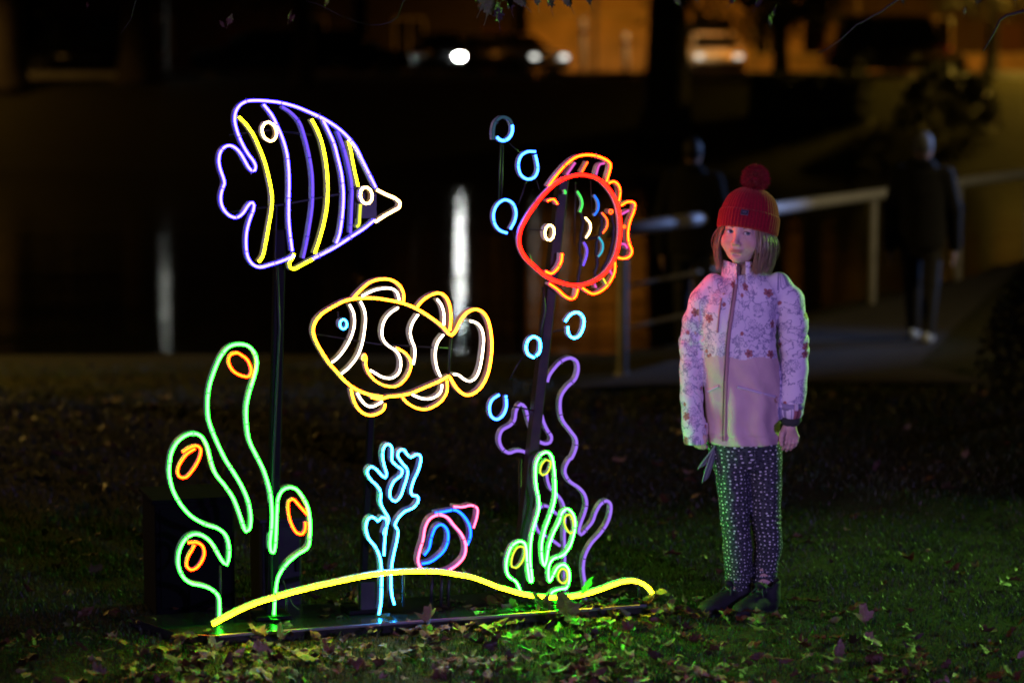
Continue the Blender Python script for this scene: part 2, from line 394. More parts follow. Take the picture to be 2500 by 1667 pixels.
mb = MB(); a = f.loc2((1245, 805), .035); b = f.loc2((1428, 1065), .035); mb.box(((a.x + b.x) / 2, a.y, (a.z + b.z) / 2), (abs(a.x - b.x), .004, abs(a.z - b.z))); mb.build("eye_plate", BLACK, f.e)
f.rod("cable", [(676, 500), (674, 560), (672, 628), (676, 640)], .0022, .02, CABLE)
f.rod("frame_rod", [(552, 520), (690, 500), (850, 470), (900, 455)], .004, .045)
f.rod("frame_rod", [(560, 330), (660, 318), (760, 330)], .004, .045)
f.post((686, 560), (664, 1480), .034, .034, .045)
f.rod("power_cable", [(676, 640), (682, 800), (668, 1100), (662, 1300), (664, 1470)], .004, .038, CABLE)
f.done()

# ---- clownfish
f = Fig("neon_fish", (890, 1485), .13, "amber neon clownfish with white bands and blue eye, middle of the display", "neon fish", (740, 660), 4.126)
f.tube("outline", [(800, 1272), (680, 1255), (540, 1200), (430, 1120), (340, 1020), (260, 930), (190, 820), (130, 710), (103, 610), (125, 520), (190, 440), (300, 370), (420, 310), (540, 285), (700, 280), (860, 300), (1000, 330), (1130, 380), (1280, 470), (1410, 570), (1495, 655), (1530, 620), (1590, 500), (1660, 420), (1740, 393), (1810, 420), (1860, 490), (1890, 600), (1903, 740), (1895, 880), (1860, 1050), (1800, 1170), (1720, 1240), (1640, 1255), (1560, 1200), (1500, 1110), (1475, 1068)], 'amber', .0115)
f.tube("outline", [(1478, 1062), (1390, 1110), (1250, 1170), (1080, 1240), (950, 1265), (860, 1272), (790, 1292), (690, 1280)], 'amber', .0115)
f.tube("fin", [(510, 275), (580, 200), (680, 120), (790, 90), (890, 98), (970, 150), (1012, 230), (1012, 318)], 'amber', .0105)
f.tube("fin_line", [(592, 262), (680, 215), (780, 185), (890, 183), (945, 220), (970, 298)], 'warm_white', .0092)
f.tube("fin", [(1150, 370), (1210, 300), (1300, 245), (1380, 230), (1440, 270), (1478, 360), (1490, 470), (1480, 605)], 'amber', .0105)
f.tube("fin_line", [(1350, 290), (1395, 350), (1420, 440), (1420, 552)], 'warm_white', .0092)
f.tube("tail_line", [(1680, 510), (1750, 530), (1800, 590), (1820, 680), (1810, 820), (1780, 990), (1740, 1080), (1680, 1118), (1620, 1095), (1570, 1055), (1515, 1045)], 'warm_white', .0092)
f.tube("band", [(1415, 648), (1360, 720), (1335, 810), (1335, 910), (1355, 1000), (1385, 1068)], 'warm_white', .0098, off=o2)
f.tube("band", [(470, 345), (510, 430), (518, 530), (500, 630), (440, 760), (360, 870), (292, 928)], 'warm_white', .0092, off=o2)
f.tube("band", [(580, 315), (615, 390), (630, 480), (620, 600), (590, 760), (540, 880), (460, 980), (387, 1042)], 'warm_white', .0092, off=o2)
f.tube("band", [(960, 375), (870, 440), (815, 520), (795, 620), (810, 700), (860, 760), (930, 805), (975, 870), (985, 960), (960, 1040), (890, 1085), (800, 1075), (720, 1030), (675, 1005)], 'warm_white', .0092, off=o2)
f.tube("band", [(1160, 445), (1105, 530), (1080, 620), (1095, 700), (1125, 780), (1125, 870), (1110, 950)], 'warm_white', .0098, off=o2)
f.tube("side_fin", [(940, 780), (1020, 825), (1075, 890), (1090, 960), (1060, 1050), (1000, 1130), (930, 1170), (840, 1165), (740, 1120), (660, 1030), (632, 940), (636, 870), (622, 848), (605, 862), (604, 905)], 'amber', .0085)
f.tube("fin", [(485, 1190), (500, 1270), (540, 1370), (610, 1440), (680, 1460), (760, 1440), (815, 1400), (830, 1345)], 'amber', .0105, off=o2)
f.tube("fin_line", [(545, 1235), (590, 1310), (650, 1365), (710, 1370), (760, 1345), (800, 1320)], 'warm_white', .0095, off=o2)
f.tube("fin", [(1000, 1280), (1060, 1340), (1140, 1385), (1230, 1400), (1320, 1370), (1400, 1310), (1450, 1220), (1450, 1110)], 'amber', .0095, off=o2)
f.tube("fin_line", [(1100, 1250), (1180, 1285), (1260, 1295), (1340, 1270), (1390, 1220), (1400, 1150)], 'warm_white', .0095, off=o2)
f.tube("eye_ring", ell(407, 543, 36, 49, 0), 'ice', .0088, closed=True, clips=False)
f.rod("cable", [(825, 760), (826, 775), (838, 785)], .003, .02, CABLE)
f.rod("cable", [(1101, 823), (1097, 870), (1096, 910)], .0045, .02, CABLE)
f.rod("frame_rod", [(770, 815), (920, 840), (1095, 850)], .003, .04)
f.post((909, 985), (886, 1482), .022, .026, .05)
mb = MB(); q = f.loc2((892, 1470), .05, True); mb.box((q.x, q.y - .02, .05), (.05, .03, .10), 0, 0, .003); mb.build("driver_box", BLACK, f.e)
f.done()

# ---- round fish
f = Fig("neon_fish", (1262, 1480), .13, "red round neon fish with rainbow scales on the leaning post", "neon fish", (1180, 260), 3.135)
f.tube("body_ring", [(760, 525), (880, 555), (970, 640), (1030, 760), (1050, 890), (1045, 1020), (1010, 1160), (940, 1270), (840, 1340), (720, 1370), (600, 1350), (490, 1305), (400, 1230), (320, 1150), (280, 1060), (285, 960), (330, 860), (400, 755), (490, 650), (590, 570), (680, 535)], 'deep_red', .0165, .022, closed=True, off=-.01)
f.tube("dorsal_fin", [(500, 612), (560, 530), (640, 440), (720, 385), (810, 372), (900, 390), (975, 440), (965, 510), (945, 575)], 'red', .0115)
f.tube("fin_ray", [(640, 525), (705, 430)], 'magenta', .009, off=o2); f.tube("fin_ray", [(755, 505), (800, 425)], 'orange', .009, off=o2); f.tube("fin_ray", [(865, 525), (893, 445), (930, 437)], 'magenta', .008, off=o2)
f.tube("fin", [(960, 590), (1000, 575), (1035, 600), (1050, 650), (1040, 725)], 'red', .0105, off=o2)
f.tube("tail_fin", [(1055, 760), (1110, 730), (1160, 740), (1155, 800), (1125, 880), (1110, 960), (1115, 1040), (1140, 1110), (1120, 1150), (1070, 1165), (1030, 1155)], 'red', .0105, off=o2)
f.tube("fin_ray", [(1062, 825), (1118, 795)], 'magenta', .009, off=o2); f.tube("fin_ray", [(1060, 1050), (1085, 1055), (1105, 1088)], 'magenta', .009, off=o2)
f.tube("fin_ray", ell(1080, 921, 9, 11, 0, 7), 'orange', .006, off=o2, closed=True, clips=False)
f.tube("fin_ray", ell(978, 806, 14, 16, 0, 7), 'orange', .007, off=.03, closed=True, clips=False)
f.tube("lower_fin", [(1010, 1190), (1005, 1270), (960, 1360), (900, 1415), (840, 1435), (790, 1410), (755, 1385)], 'red', .0105, off=o2)
f.tube("fin_ray", [(968, 1252), (986, 1288)], 'magenta', .007, off=o2, clips=False); f.tube("fin_ray", [(918, 1315), (942, 1358)], 'yellow', .007, off=o2, clips=False); f.tube("fin_ray", [(853, 1358), (867, 1388)], 'magenta', .007, off=o2, clips=False)
f.tube("lower_fin", [(505, 1355), (570, 1400), (630, 1455), (680, 1475), (710, 1450), (725, 1395)], 'red', .0105, off=o2)
f.tube("eyebrow", [(490, 725), (540, 710), (570, 750)], 'red', .009); f.tube("mouth", [(475, 1260), (520, 1280), (570, 1240), (600, 1180), (605, 1125)], 'red', .0115)
f.tube("eye_ring", ell(508, 966, 36, 60, 5), 'cream', .009, closed=True)
for cN, pts in (('spring', [(720, 650), (750, 700), (760, 750), (740, 810)]), ('blue', [(850, 680), (880, 730), (880, 790), (850, 835)]), ('cream', [(780, 850), (820, 900), (815, 960), (785, 1005)]),
                ('orange', [(910, 815), (950, 870), (945, 930), (915, 970)]), ('dim_violet', [(770, 1040), (795, 1090), (790, 1150), (765, 1220)]), ('teal', [(885, 1000), (915, 1050), (910, 1110), (880, 1150)]), ('spring', [(622, 640), (630, 655), (628, 672)])):
    f.tube("scale", pts, cN, .0075, .018, clips=False, off=.01)
for pts in ([(735, 800), (760, 880), (745, 1000), (738, 1080), (745, 1180), (720, 1350)], [(840, 800), (905, 850), (900, 960), (880, 1010), (865, 1080), (868, 1200), (850, 1320)], [(760, 1010), (820, 1010), (880, 1000)], [(980, 830), (1000, 960), (975, 1100), (900, 1290)], [(330, 1120), (400, 1225), (480, 1280)]):
    b = MB(); P = [f.loc2(p, .022) for p in pts]; S3 = spline([tuple(p) for p in P], .01); b.tube([Vector(p) + Vector((random.gauss(0, .0015), 0, random.gauss(0, .0015))) for p in S3], .0055, 6)
    for p in S3[::3]: q = Vector(p); b.tube([q, q + Vector((random.uniform(-.012, .012), -.006, random.uniform(-.006, .006)))], .0015, 4)
    b.build("wiring_loom", CABLE, f.e)
f.rod("frame_rod", [(1405, 445), (1403, 600)], .0025, .02); f.rod("frame_rod", [(1442, 440), (1445, 520)], .0015, .02); f.rod("frame_rod", [(1290, 560), (1325, 562)], .002, .02)
f.post((1378, 440), (1264, 1482), .034, .045, .05, mat("reddish_brown_steel", (.05, .024, .016), .55, (.022, .012, .010), 22, metal=.1, bump=.2))  # reddish brown mottled tone, on this post only
f.rod("power_cable", [(1326, 700), (1330, 760), (1322, 800), (1318, 830)], .004, .04, CABLE)
f.done()

# ---- bubbles
BUB = [("pale half lit neon bubble, topmost of all the bubbles", (1180, 260), 3.135, [(80, 255), (80, 180), (100, 115), (150, 82), (205, 105), (225, 165), (212, 225), (170, 262), (130, 258), (104, 235)], 'unlit', [(1228, 349), (1226, 430), (1224, 490)]),
       ("blue neon bubble just left of the red fish's dorsal fin", (1180, 260), 3.135, [(402, 347), (340, 347), (290, 380), (270, 450), (290, 525), (340, 558), (390, 545), (418, 490), (412, 420), (400, 372)], 'cyan', [(1285, 440), (1275, 475), (1265, 500)]),
       ("blue neon bubble beside the red fish's brow, largest bubble", (1180, 260), 3.135, [(208, 940), (240, 880), (252, 810), (225, 740), (165, 715), (110, 750), (80, 820), (90, 900), (130, 950), (185, 970)], 'cyan', [(1250, 560), (1258, 580), (1264, 595)]),
       ("blue neon bubble to the right of the post below the red fish", (1170, 740), 3.734, [(785, 168), (840, 100), (900, 85), (950, 130), (955, 200), (920, 290), (870, 320), (820, 290), (808, 215)], 'ice', [(1378, 804), (1365, 806), (1350, 810)]),
       ("small blue neon bubble touching the left side of the leaning post", (1170, 740), 3.734, [(505, 498), (450, 470), (430, 400), (455, 330), (500, 305), (550, 335), (560, 400), (545, 460), (518, 482)], 'ice', [(1277, 870), (1262, 892), (1245, 925)]),
       ("blue neon bubble above the purple seaweed, lowest of all the bubbles", (1170, 740), 3.734, [(185, 835), (120, 880), (95, 950), (110, 1030), (160, 1060), (220, 1020), (250, 940), (245, 842)], 'cyan', [(1236, 990), (1270, 995), (1302, 1002)])]
for i, (lab, O, S, pts, c, arm) in enumerate(BUB):
    base = (O[0] + pts[4][0] / S, O[1] + pts[4][1] / S)
    f = Fig("neon_bubble", base, .15, lab, "neon bubble", O, S, "blue neon bubbles rising round the leaning post")
    if i == 0: f.tube("ring", pts, 'unlit', .011, .026, split=('cyan', .56))
    else: f.tube("ring", pts, c, .0125 if i > 2 else .0115, .026)
    f.rod("arm", arm, .0028, .025, CABLE); f.done()
f0 = bpy.data.objects["neon_bubble"]
f = Fig("bubble_cable", (1225, 560), .16, "thin black cable hanging between the bubbles left of the red fish", "cable")
f.rod("cable", [(1222, 350), (1219, 420), (1217, 500)], .003, .02, CABLE); f.rod("cable", [(1244, 350), (1256, 362), (1268, 372)], .0018, .02, CABLE); f.rod("cable", [(1308, 436), (1316, 460), (1326, 478)], .0018, .02, CABLE)
f.rod("cable", [(1252, 562), (1258, 585), (1272, 600)], .004, .02, CABLE); f.done()

# ---- corals
f = Fig("neon_coral", (600, 1500), .16, "tall pale green neon sea anemone with red ringed tips at the left end", "neon coral", (380, 820), 3.733)
ED = lambda L: [(x, y + 1194.6) for x, y in L]
f.tube("outline", ED([(583, 1375), (585, 1280), (575, 1180), (520, 1120), (430, 1080), (330, 1060), (260, 1010), (215, 920), (207, 830), (230, 730), (290, 640), (370, 610), (440, 630), (510, 690), (570, 790), (620, 870), (650, 890), (665, 850), (672, 730), (640, 620), (570, 560), (450, 520), (330, 450), (230, 340), (160, 210)]) +
       [(125, 1250), (130, 1160), (145, 1070), (190, 980), (270, 910), (345, 888), (410, 910), (460, 980), (485, 1060), (510, 1160), (550, 1260), (630, 1360), (710, 1480)] + ED([(760, 410), (800, 530), (825, 588), (855, 570), (870, 480), (850, 330), (800, 200), (720, 60)]) +
       [(640, 1130), (540, 920), (485, 760), (475, 620), (490, 470), (540, 310), (600, 180), (670, 100), (750, 76), (840, 90), (900, 150), (925, 240), (905, 360), (860, 500), (830, 640), (830, 780), (855, 950), (920, 1090), (985, 1220), (1030, 1360), (1050, 1450)] +
       ED([(1062, 400), (1060, 540), (1045, 700), (1055, 770), (1075, 780), (1090, 730), (1100, 580), (1108, 400), (1120, 280), (1160, 210), (1220, 185), (1280, 200), (1340, 270), (1390, 370), (1410, 500), (1408, 630), (1390, 730), (1290, 800), (1190, 890), (1120, 1000), (1098, 1110), (1090, 1200), (1078, 1380)]), 'green', .0125)
RR = [[(690, 165), (740, 152), (790, 180), (835, 215), (872, 310), (855, 368), (780, 362), (700, 310), (665, 230), (685, 172), (745, 155)],
      [(245, 1060), (310, 1018), (375, 1000), (412, 1030), (400, 1110), (340, 1220), (270, 1290), (215, 1280), (203, 1215), (250, 1120), (305, 1060), (362, 1028)],
      ED([(1380, 430), (1310, 350), (1250, 290), (1215, 310), (1210, 400), (1240, 520), (1290, 600), (1340, 610), (1365, 560), (1365, 500)]),
      ED([(296, 690), (370, 685), (430, 720), (445, 790), (420, 860), (370, 920), (320, 935), (285, 900), (295, 820), (330, 760), (358, 708)])]
for r in RR: f.tube("ring", r, 'red', .0115, .02, off=.006, clips=False)
f.rod("stem", [(539, 1500), (537, 1380)], .004, .03); f.rod("stem", [(668, 1500), (672, 1350)], .004, .03); f.done()

f = Fig("neon_coral", (915, 1490), .12, "ice blue branching neon coral standing below the clownfish", "neon coral", (860, 1060), 3.408)
f.tube("branch", [(222, 1505), (240, 1400), (245, 1250), (245, 1130), (230, 1020), (190, 930), (140, 870), (115, 780), (130, 710), (165, 685), (195, 702), (215, 722), (245, 690), (280, 695), (290, 745), (272, 795), (262, 832)], 'ice', .0115, off=.006)
f.tube("branch", [(266, 1008), (270, 900), (285, 780), (303, 700), (270, 640), (237, 570), (237, 480), (210, 430), (150, 370), (125, 310), (155, 270), (200, 290), (250, 345), (278, 360), (287, 325), (265, 250), (255, 150), (275, 95), (305, 82), (330, 110), (333, 220), (370, 260), (418, 300), (408, 340), (350, 390), (315, 470), (320, 530), (360, 557), (400, 520), (430, 440), (460, 340), (458, 290), (410, 230), (378, 170), (400, 132), (432, 130), (460, 170), (490, 192), (530, 168), (562, 172), (572, 210), (550, 300), (510, 390), (490, 470), (500, 507), (540, 510), (552, 550), (510, 610), (440, 640), (390, 690), (357, 755), (382, 800), (375, 870), (350, 980), (330, 1090), (325, 1250), (332, 1340), (352, 1415)], 'ice', .0105, step=.006)
f.rod("stem", [(930, 1300), (932, 1480)], .006, .02); f.rod("stem", [(953, 1440), (953, 1482)], .008, .02); f.done()

f = Fig("neon_shell", (1030, 1490), .13, "pink and blue neon conch shell resting on the sand line", "neon shell", (860, 1060), 3.408)
f.tube("shell_edge", [(575, 1115), (550, 1060), (560, 980), (590, 880), (610, 770), (650, 700), (720, 670), (790, 690), (850, 760), (910, 830), (945, 920), (935, 1010), (880, 1080), (800, 1130), (700, 1150), (620, 1140)], 'pink', .0125, closed=True)
f.tube("spire", [(842, 600), (920, 605), (990, 590), (1040, 612), (1040, 680), (1010, 780)], 'pink', .0105, off=o2)
f.tube("whorl", [(690, 655), (780, 640), (860, 630), (930, 680), (980, 770), (985, 850), (960, 920)], 'azure', .0115, off=o2)
f.tube("mouth_loop", [(600, 1005), (640, 950), (660, 860), (700, 770), (745, 750), (790, 790), (800, 870), (770, 960), (700, 1030), (640, 1065), (580, 1075)], 'azure', .0115, off=o2)
for x in (1056, 1080, 1097): f.rod("stake", [(x, 1395), (x - 4, 1494)], .006, .03, BLACK)
f.done()

f = Fig("neon_seaweed", (1400, 1470), .23, "dim lavender neon seaweed behind the leaning post and green anemone", "neon seaweed")
lav = [G_(*p) for p in [(622, 720), (640, 665), (680, 605), (750, 532), (830, 500), (890, 530), (905, 600), (880, 690), (800, 770), (750, 850), (740, 950), (760, 1060), (830, 1160), (885, 1240), (885, 1320), (840, 1420)]] + [H_(*p) for p in [(690, 140), (650, 205), (642, 262), (680, 335), (760, 392), (810, 450), (830, 530), (810, 620), (780, 700), (763, 780), (783, 802), (820, 762), (880, 690), (910, 610), (950, 540), (1000, 507), (1035, 530), (1040, 600), (1010, 700), (950, 790), (870, 880), (815, 990), (800, 1100), (812, 1200), (822, 1265)]]
f.tube("frond", lav, 'lavender', .0125, .03, raw=True)
f.tube("frond", [G_(*p) for p in [(470, 1385), (400, 1350), (340, 1345), (270, 1365), (210, 1320), (185, 1240), (210, 1160), (290, 1110), (325, 1065), (340, 980), (380, 920), (420, 950), (450, 1050), (490, 1160), (520, 1215)]], 'lavender', .0125, .03, raw=True)
f.tube("frond", [G_(*p) for p in [(572, 1020), (590, 1085), (625, 1160), (662, 1220), (650, 1268), (600, 1282), (550, 1262)]], 'lavender', .0125, .03, raw=True)
f.tube("frond", [H_(*p) for p in [(480, 255), (490, 330), (515, 400), (570, 450), (620, 520), (638, 600), (636, 800), (640, 1000), (640, 1200), (658, 1310)]], 'lavender', .0115, .03, raw=True)
f.tube("frond", [H_(*p) for p in [(600, 640), (555, 610), (510, 565), (450, 552), (400, 600), (385, 700), (420, 785), (480, 815), (530, 848), (600, 900)]], 'lavender', .0115, .03, raw=True)
for x, y in ((1430, 1430), (1382, 1440), (1270, 1120)): f.rod("stem", [(x, y), (x - 2, 1472)], .005, .03)
f.done()

f = Fig("neon_coral", (1330, 1480), .10, "bright green neon sea anemone with yellow ringed tips at the right end", "neon coral", (1200, 1080), 3.563)
f.tube("outline", [(252, 1285), (215, 1210), (150, 1160), (130, 1080), (145, 980), (180, 900), (240, 860), (285, 870), (305, 930), (310, 1020), (325, 1150), (340, 1212), (355, 1212), (352, 1150), (338, 1020), (345, 860), (370, 730), (410, 600), (415, 500), (395, 400), (385, 280), (395, 170), (440, 100), (490, 85), (525, 120), (545, 220), (555, 350), (550, 500), (510, 640), (460, 780), (437, 900), (445, 1030), (463, 1075), (480, 1020), (500, 900), (540, 790), (590, 690), (620, 600), (660, 575), (710, 620), (730, 700), (715, 810), (680, 910), (620, 980), (540, 1010), (505, 1060), (498, 1180), (507, 1212), (540, 1150), (580, 1080), (630, 1060), (670, 1100), (680, 1180), (655, 1260), (590, 1275), (530, 1300), (510, 1330)], 'bright_green', .0110, .028)
for r in ([(480, 150), (515, 165), (510, 220), (480, 272), (445, 285), (425, 258), (440, 190)], [(640, 650), (680, 625), (710, 680), (715, 770), (690, 792), (650, 740), (635, 690)], [(235, 908), (280, 910), (290, 970), (260, 1050), (215, 1090), (180, 1080), (175, 1030), (200, 950)], [(610, 1098), (650, 1110), (665, 1170), (640, 1222), (600, 1212), (580, 1160)]):
    f.tube("ring", r, 'yellow', .0065, .022, off=.004, closed=True, clips=False)
for x in (1268, 1345, 1385): f.rod("stem", [(x, 1440), (x, 1474)], .005, .02)
f.done()

# cabinets behind the display
def cabinet(px0, py0, px1, py1, off, dep, label, m):
    a = on_sign(px0, py0, off); b = on_sign(px1, py1, off); L = ROTI @ (b - a)
    e = empty("power_cabinet", ((a.x + b.x) / 2, (a.y + b.y) / 2, 0), TH, label, "cabinet")
    W = abs(L.x); H = a.z; mb = MB(); mb.box((0, dep / 2, H / 2), (W, dep, H), 0, 0, .008); mb.build("body", m, e)
    mb = MB(); mb.box((0, -.004, H * .52), (W * .88, .008, H * .86), 0, 0, .002); d = mb.build("door", m, e)
    mb = MB(); mb.box((W * .36, -.014, H * .55), (.015, .012, .07), 0, 0, .003); mb.build("latch", STEEL, d)
    mb = MB(); mb.box((0, dep / 2, H + .004), (W + .02, dep + .02, .012), 0, 0, .003); mb.build("lid", m, e)
cabinet(378, 1228, 575, 1500, .42, .25, "black power cabinet on the grass behind the left green anemone", mat("matt_black_cabinet", (.0025, .0025, .003), .9, spec=.1))
cabinet(640, 1275, 738, 1490, .45, .2, "small dark grey power cabinet behind the violet fish's post", mat("dark_grey_cabinet", (.012, .012, .015), .6, spec=.3))
e = empty("power_cable", on_z(700, 1490, .05), 0, "thin cable looping down to the base plate beside the left anemone", "cable")
b = MB(); pts = [on_sign(x, y, .2) - e.location for x, y in [(690, 1415), (698, 1440), (706, 1460), (716, 1478), (730, 1488)]]; b.tube(spline([tuple(p) for p in pts], .01), .003, 6); b.build("cable", CABLE, e, True)

# ------------------------------------------------------------------ soft-body modelling: smooth unions on a grid, skinned by surface nets
class Grid:
    def __init__(s, lo, hi, vox):
        s.lo = np.array(lo, np.float32); s.vox = vox; s.n = np.ceil((np.array(hi) - s.lo) / vox).astype(int) + 1
        s.d = np.full(s.n, .5, np.float32)
    def _sub(s, lo, hi):
        a = np.clip(np.floor((np.array(lo) - s.lo) / s.vox).astype(int), 0, s.n - 1); b = np.clip(np.ceil((np.array(hi) - s.lo) / s.vox).astype(int) + 1, 1, s.n)
        ax = [s.lo[i] + np.arange(a[i], b[i], dtype=np.float32) * s.vox for i in range(3)]
        return tuple(slice(a[i], b[i]) for i in range(3)), ax[0][:, None, None], ax[1][None, :, None], ax[2][None, None, :]
    def _put(s, sl, d, k, sub):
        cur = s.d[sl]
        if sub:
            d = -d
            if k > 0: h = np.clip(.5 - .5 * (cur - d) / k, 0, 1); s.d[sl] = cur + (d - cur) * h + k * h * (1 - h)
            else: s.d[sl] = np.maximum(cur, d)
        elif k > 0: h = np.clip(.5 + .5 * (d - cur) / k, 0, 1); s.d[sl] = d + (cur - d) * h - k * h * (1 - h)
        else: s.d[sl] = np.minimum(cur, d)
    def cone(s, a, b, ra, rb, k=.01, sub=False):
        a = np.array(a, float); b = np.array(b, float); m = max(ra, rb) + k * 1.5 + s.vox * 2
        sl, X, Y, Z = s._sub(np.minimum(a, b) - m, np.maximum(a, b) + m); ab = b - a; L = ab @ ab + 1e-12
        t = np.clip(((X - a[0]) * ab[0] + (Y - a[1]) * ab[1] + (Z - a[2]) * ab[2]) / L, 0, 1)
        d = np.sqrt((X - a[0] - t * ab[0]) ** 2 + (Y - a[1] - t * ab[1]) ** 2 + (Z - a[2] - t * ab[2]) ** 2) - (ra + (rb - ra) * t)
        s._put(sl, d.astype(np.float32), k, sub)
    def chain(s, pts, rs, k=.01):
        for i in range(len(pts) - 1): s.cone(pts[i], pts[i + 1], rs[i], rs[i + 1], k)
    def ell(s, c, r, M=None, k=.01, sub=False):
        c = np.array(c, float); r = np.array(r, float); m = r.max() + k * 1.5 + s.vox * 2
        sl, X, Y, Z = s._sub(c - m, c + m); p = [X - c[0], Y - c[1], Z - c[2]]
        if M is not None:
            A = np.array(M); p = [p[0] * A[0, i] + p[1] * A[1, i] + p[2] * A[2, i] for i in range(3)]
        k0 = np.sqrt((p[0] / r[0]) ** 2 + (p[1] / r[1]) ** 2 + (p[2] / r[2]) ** 2); k1 = np.sqrt((p[0] / r[0] ** 2) ** 2 + (p[1] / r[1] ** 2) ** 2 + (p[2] / r[2] ** 2) ** 2) + 1e-9
        s._put(sl, (k0 * (k0 - 1) / k1).astype(np.float32), k, sub)
    def loft(s, rows, k=.01, yaw=0, pw=2.0):
        """rows: z, cx, cy, a, b (elliptical cross sections, z ascending)"""
        rows = sorted(rows); A = np.array(rows, float); m = .03 + k
        lo = (min(A[:, 1] - A[:, 3].max()) - m, min(A[:, 2] - A[:, 4].max()) - m, A[0, 0] - m); hi = (max(A[:, 1] + A[:, 3].max()) + m, max(A[:, 2] + A[:, 4].max()) + m, A[-1, 0] + m)
        sl, X, Y, Z = s._sub(lo, hi); z = Z.ravel(); f = lambda i: np.interp(z, A[:, 0], A[:, i])[None, None, :].astype(np.float32)
        x = X - f(1); y = Y - f(2)
        if yaw: x, y = x * math.cos(yaw) + y * math.sin(yaw), -x * math.sin(yaw) + y * math.cos(yaw)
        a = f(3); b = f(4); q = ((np.abs(x) / a) ** pw + (np.abs(y) / b) ** pw) ** (1 / pw); d = (q - 1) * np.minimum(a, b)
        dz = np.maximum(A[0, 0] - Z, Z - A[-1, 0]); d = np.where(dz > 0, np.sqrt(np.maximum(d, 0) ** 2 + dz ** 2), np.maximum(d, dz))
        s._put(sl, d.astype(np.float32), k, False)
    def cut_below(s, z):
        Z = s.lo[2] + np.arange(s.n[2], dtype=np.float32) * s.vox; s.d = np.maximum(s.d, (z - Z)[None, None, :])
    def mesh(s):
        d = s.d; S = d < 0; nx, ny, nz = s.n
        cnt = np.zeros((nx - 1, ny - 1, nz - 1), np.uint8)
        for i in (0, 1):
            for j in (0, 1):
                for k in (0, 1): cnt += S[i:nx - 1 + i, j:ny - 1 + j, k:nz - 1 + k]
        I, J, Kk = np.nonzero((cnt > 0) & (cnt < 8)); idx = np.full(cnt.shape, -1, np.int32); idx[I, J, Kk] = np.arange(len(I))
        pos = np.zeros((len(I), 3)); num = np.zeros(len(I)); cor = [(i, j, k) for i in (0, 1) for j in (0, 1) for k in (0, 1)]
        for a in cor:
            for ax in range(3):
                if a[ax]: continue
                b = list(a); b[ax] = 1
                da = d[I + a[0], J + a[1], Kk + a[2]]; db = d[I + b[0], J + b[1], Kk + b[2]]; m = (da < 0) != (db < 0)
                t = np.where(m, da / np.where(m, da - db, 1), 0)
                p = np.array(a, float)[None, :] + t[:, None] * (np.array(b) - np.array(a))[None, :]
                pos += np.where(m[:, None], p, 0); num += m
        pos = pos / num[:, None] + np.stack([I, J, Kk], 1); v = s.lo + pos * s.vox; F = []
        for ax in range(3):
            o = [1, 1, 1]; o[ax] = 0; sl0 = [slice(o[i], s.n[i] - 1) for i in range(3)]; sl1 = list(sl0); sl1[ax] = slice(1, s.n[ax])
            s0 = S[tuple(sl0)]; s1 = S[tuple(sl1)]; c = np.nonzero(s0 != s1); g = [c[i] + o[i] for i in range(3)]
            b1, b2 = [(1, 2), (2, 0), (0, 1)][ax]; q = []
            for (u, w_) in ((1, 1), (0, 1), (0, 0), (1, 0)):
                h = [g[0].copy(), g[1].copy(), g[2].copy()]; h[b1] = h[b1] - u; h[b2] = h[b2] - w_; q.append(idx[h[0], h[1], h[2]])
            q = np.stack(q, 1); fl = s0[c]; q[~fl] = q[~fl][:, ::-1]; F.append(q)
        return v, np.concatenate(F)
def npmesh(name, v, f, mats, fm=None, smooth=True):
    me = bpy.data.meshes.new(name); n = len(v); m = len(f); k = f.shape[1]
    me.vertices.add(n); me.vertices.foreach_set("co", np.asarray(v, np.float32).ravel())
    me.loops.add(m * k); me.loops.foreach_set("vertex_index", np.asarray(f, np.int32).ravel())
    me.polygons.add(m); me.polygons.foreach_set("loop_start", np.arange(m, dtype=np.int32) * k); me.polygons.foreach_set("loop_total", np.full(m, k, np.int32))
    for q in (mats if isinstance(mats, (list, tuple)) else [mats]): me.materials.append(q)
    if fm is not None: me.polygons.foreach_set("material_index", np.asarray(fm, np.int32))
    me.update(calc_edges=True); me.validate(); me.polygons.foreach_set("use_smooth", np.full(len(me.polygons), smooth)); return me
def vnormals(v, f):
    n = np.zeros_like(v); fn = np.cross(v[f[:, 2]] - v[f[:, 0]], v[f[:, 3]] - v[f[:, 1]])
    for i in range(4): np.add.at(n, f[:, i], fn)
    return n / (np.linalg.norm(n, axis=1)[:, None] + 1e-12)
def relax(v, f, it=2, lam=.5):
    for _ in range(it):
        a = np.zeros_like(v); c = np.zeros(len(v))
        for i in range(4):
            for j in (1, 3): np.add.at(a, f[:, i], v[f[:, (i + j) % 4]]); np.add.at(c, f[:, i], 1)
        v = v + lam * (a / np.maximum(c, 1)[:, None] - v)
    return v
def fattr(me, name, a, ty='FLOAT'):
    at = me.attributes.new(name, ty, 'POINT'); at.data.foreach_set("vector" if ty == 'FLOAT_VECTOR' else "value", np.asarray(a, np.float32).ravel())

# ------------------------------------------------------------------ the girl
YG = 7.70
GR = at_depth(1812, 1508, YG); GR.z = 0
gp = empty("person", GR, 0, "girl in red bobble hat and floral jacket standing beside the neon display", "person")
def G(px, py, dy=0):
    p = at_depth(px, py, YG + dy); return Vector((p.x - GR.x, p.y - GR.y, p.z))
PX = (at_depth(1813, 900, YG) - at_depth(1812, 900, YG)).length   # metres per photo pixel here

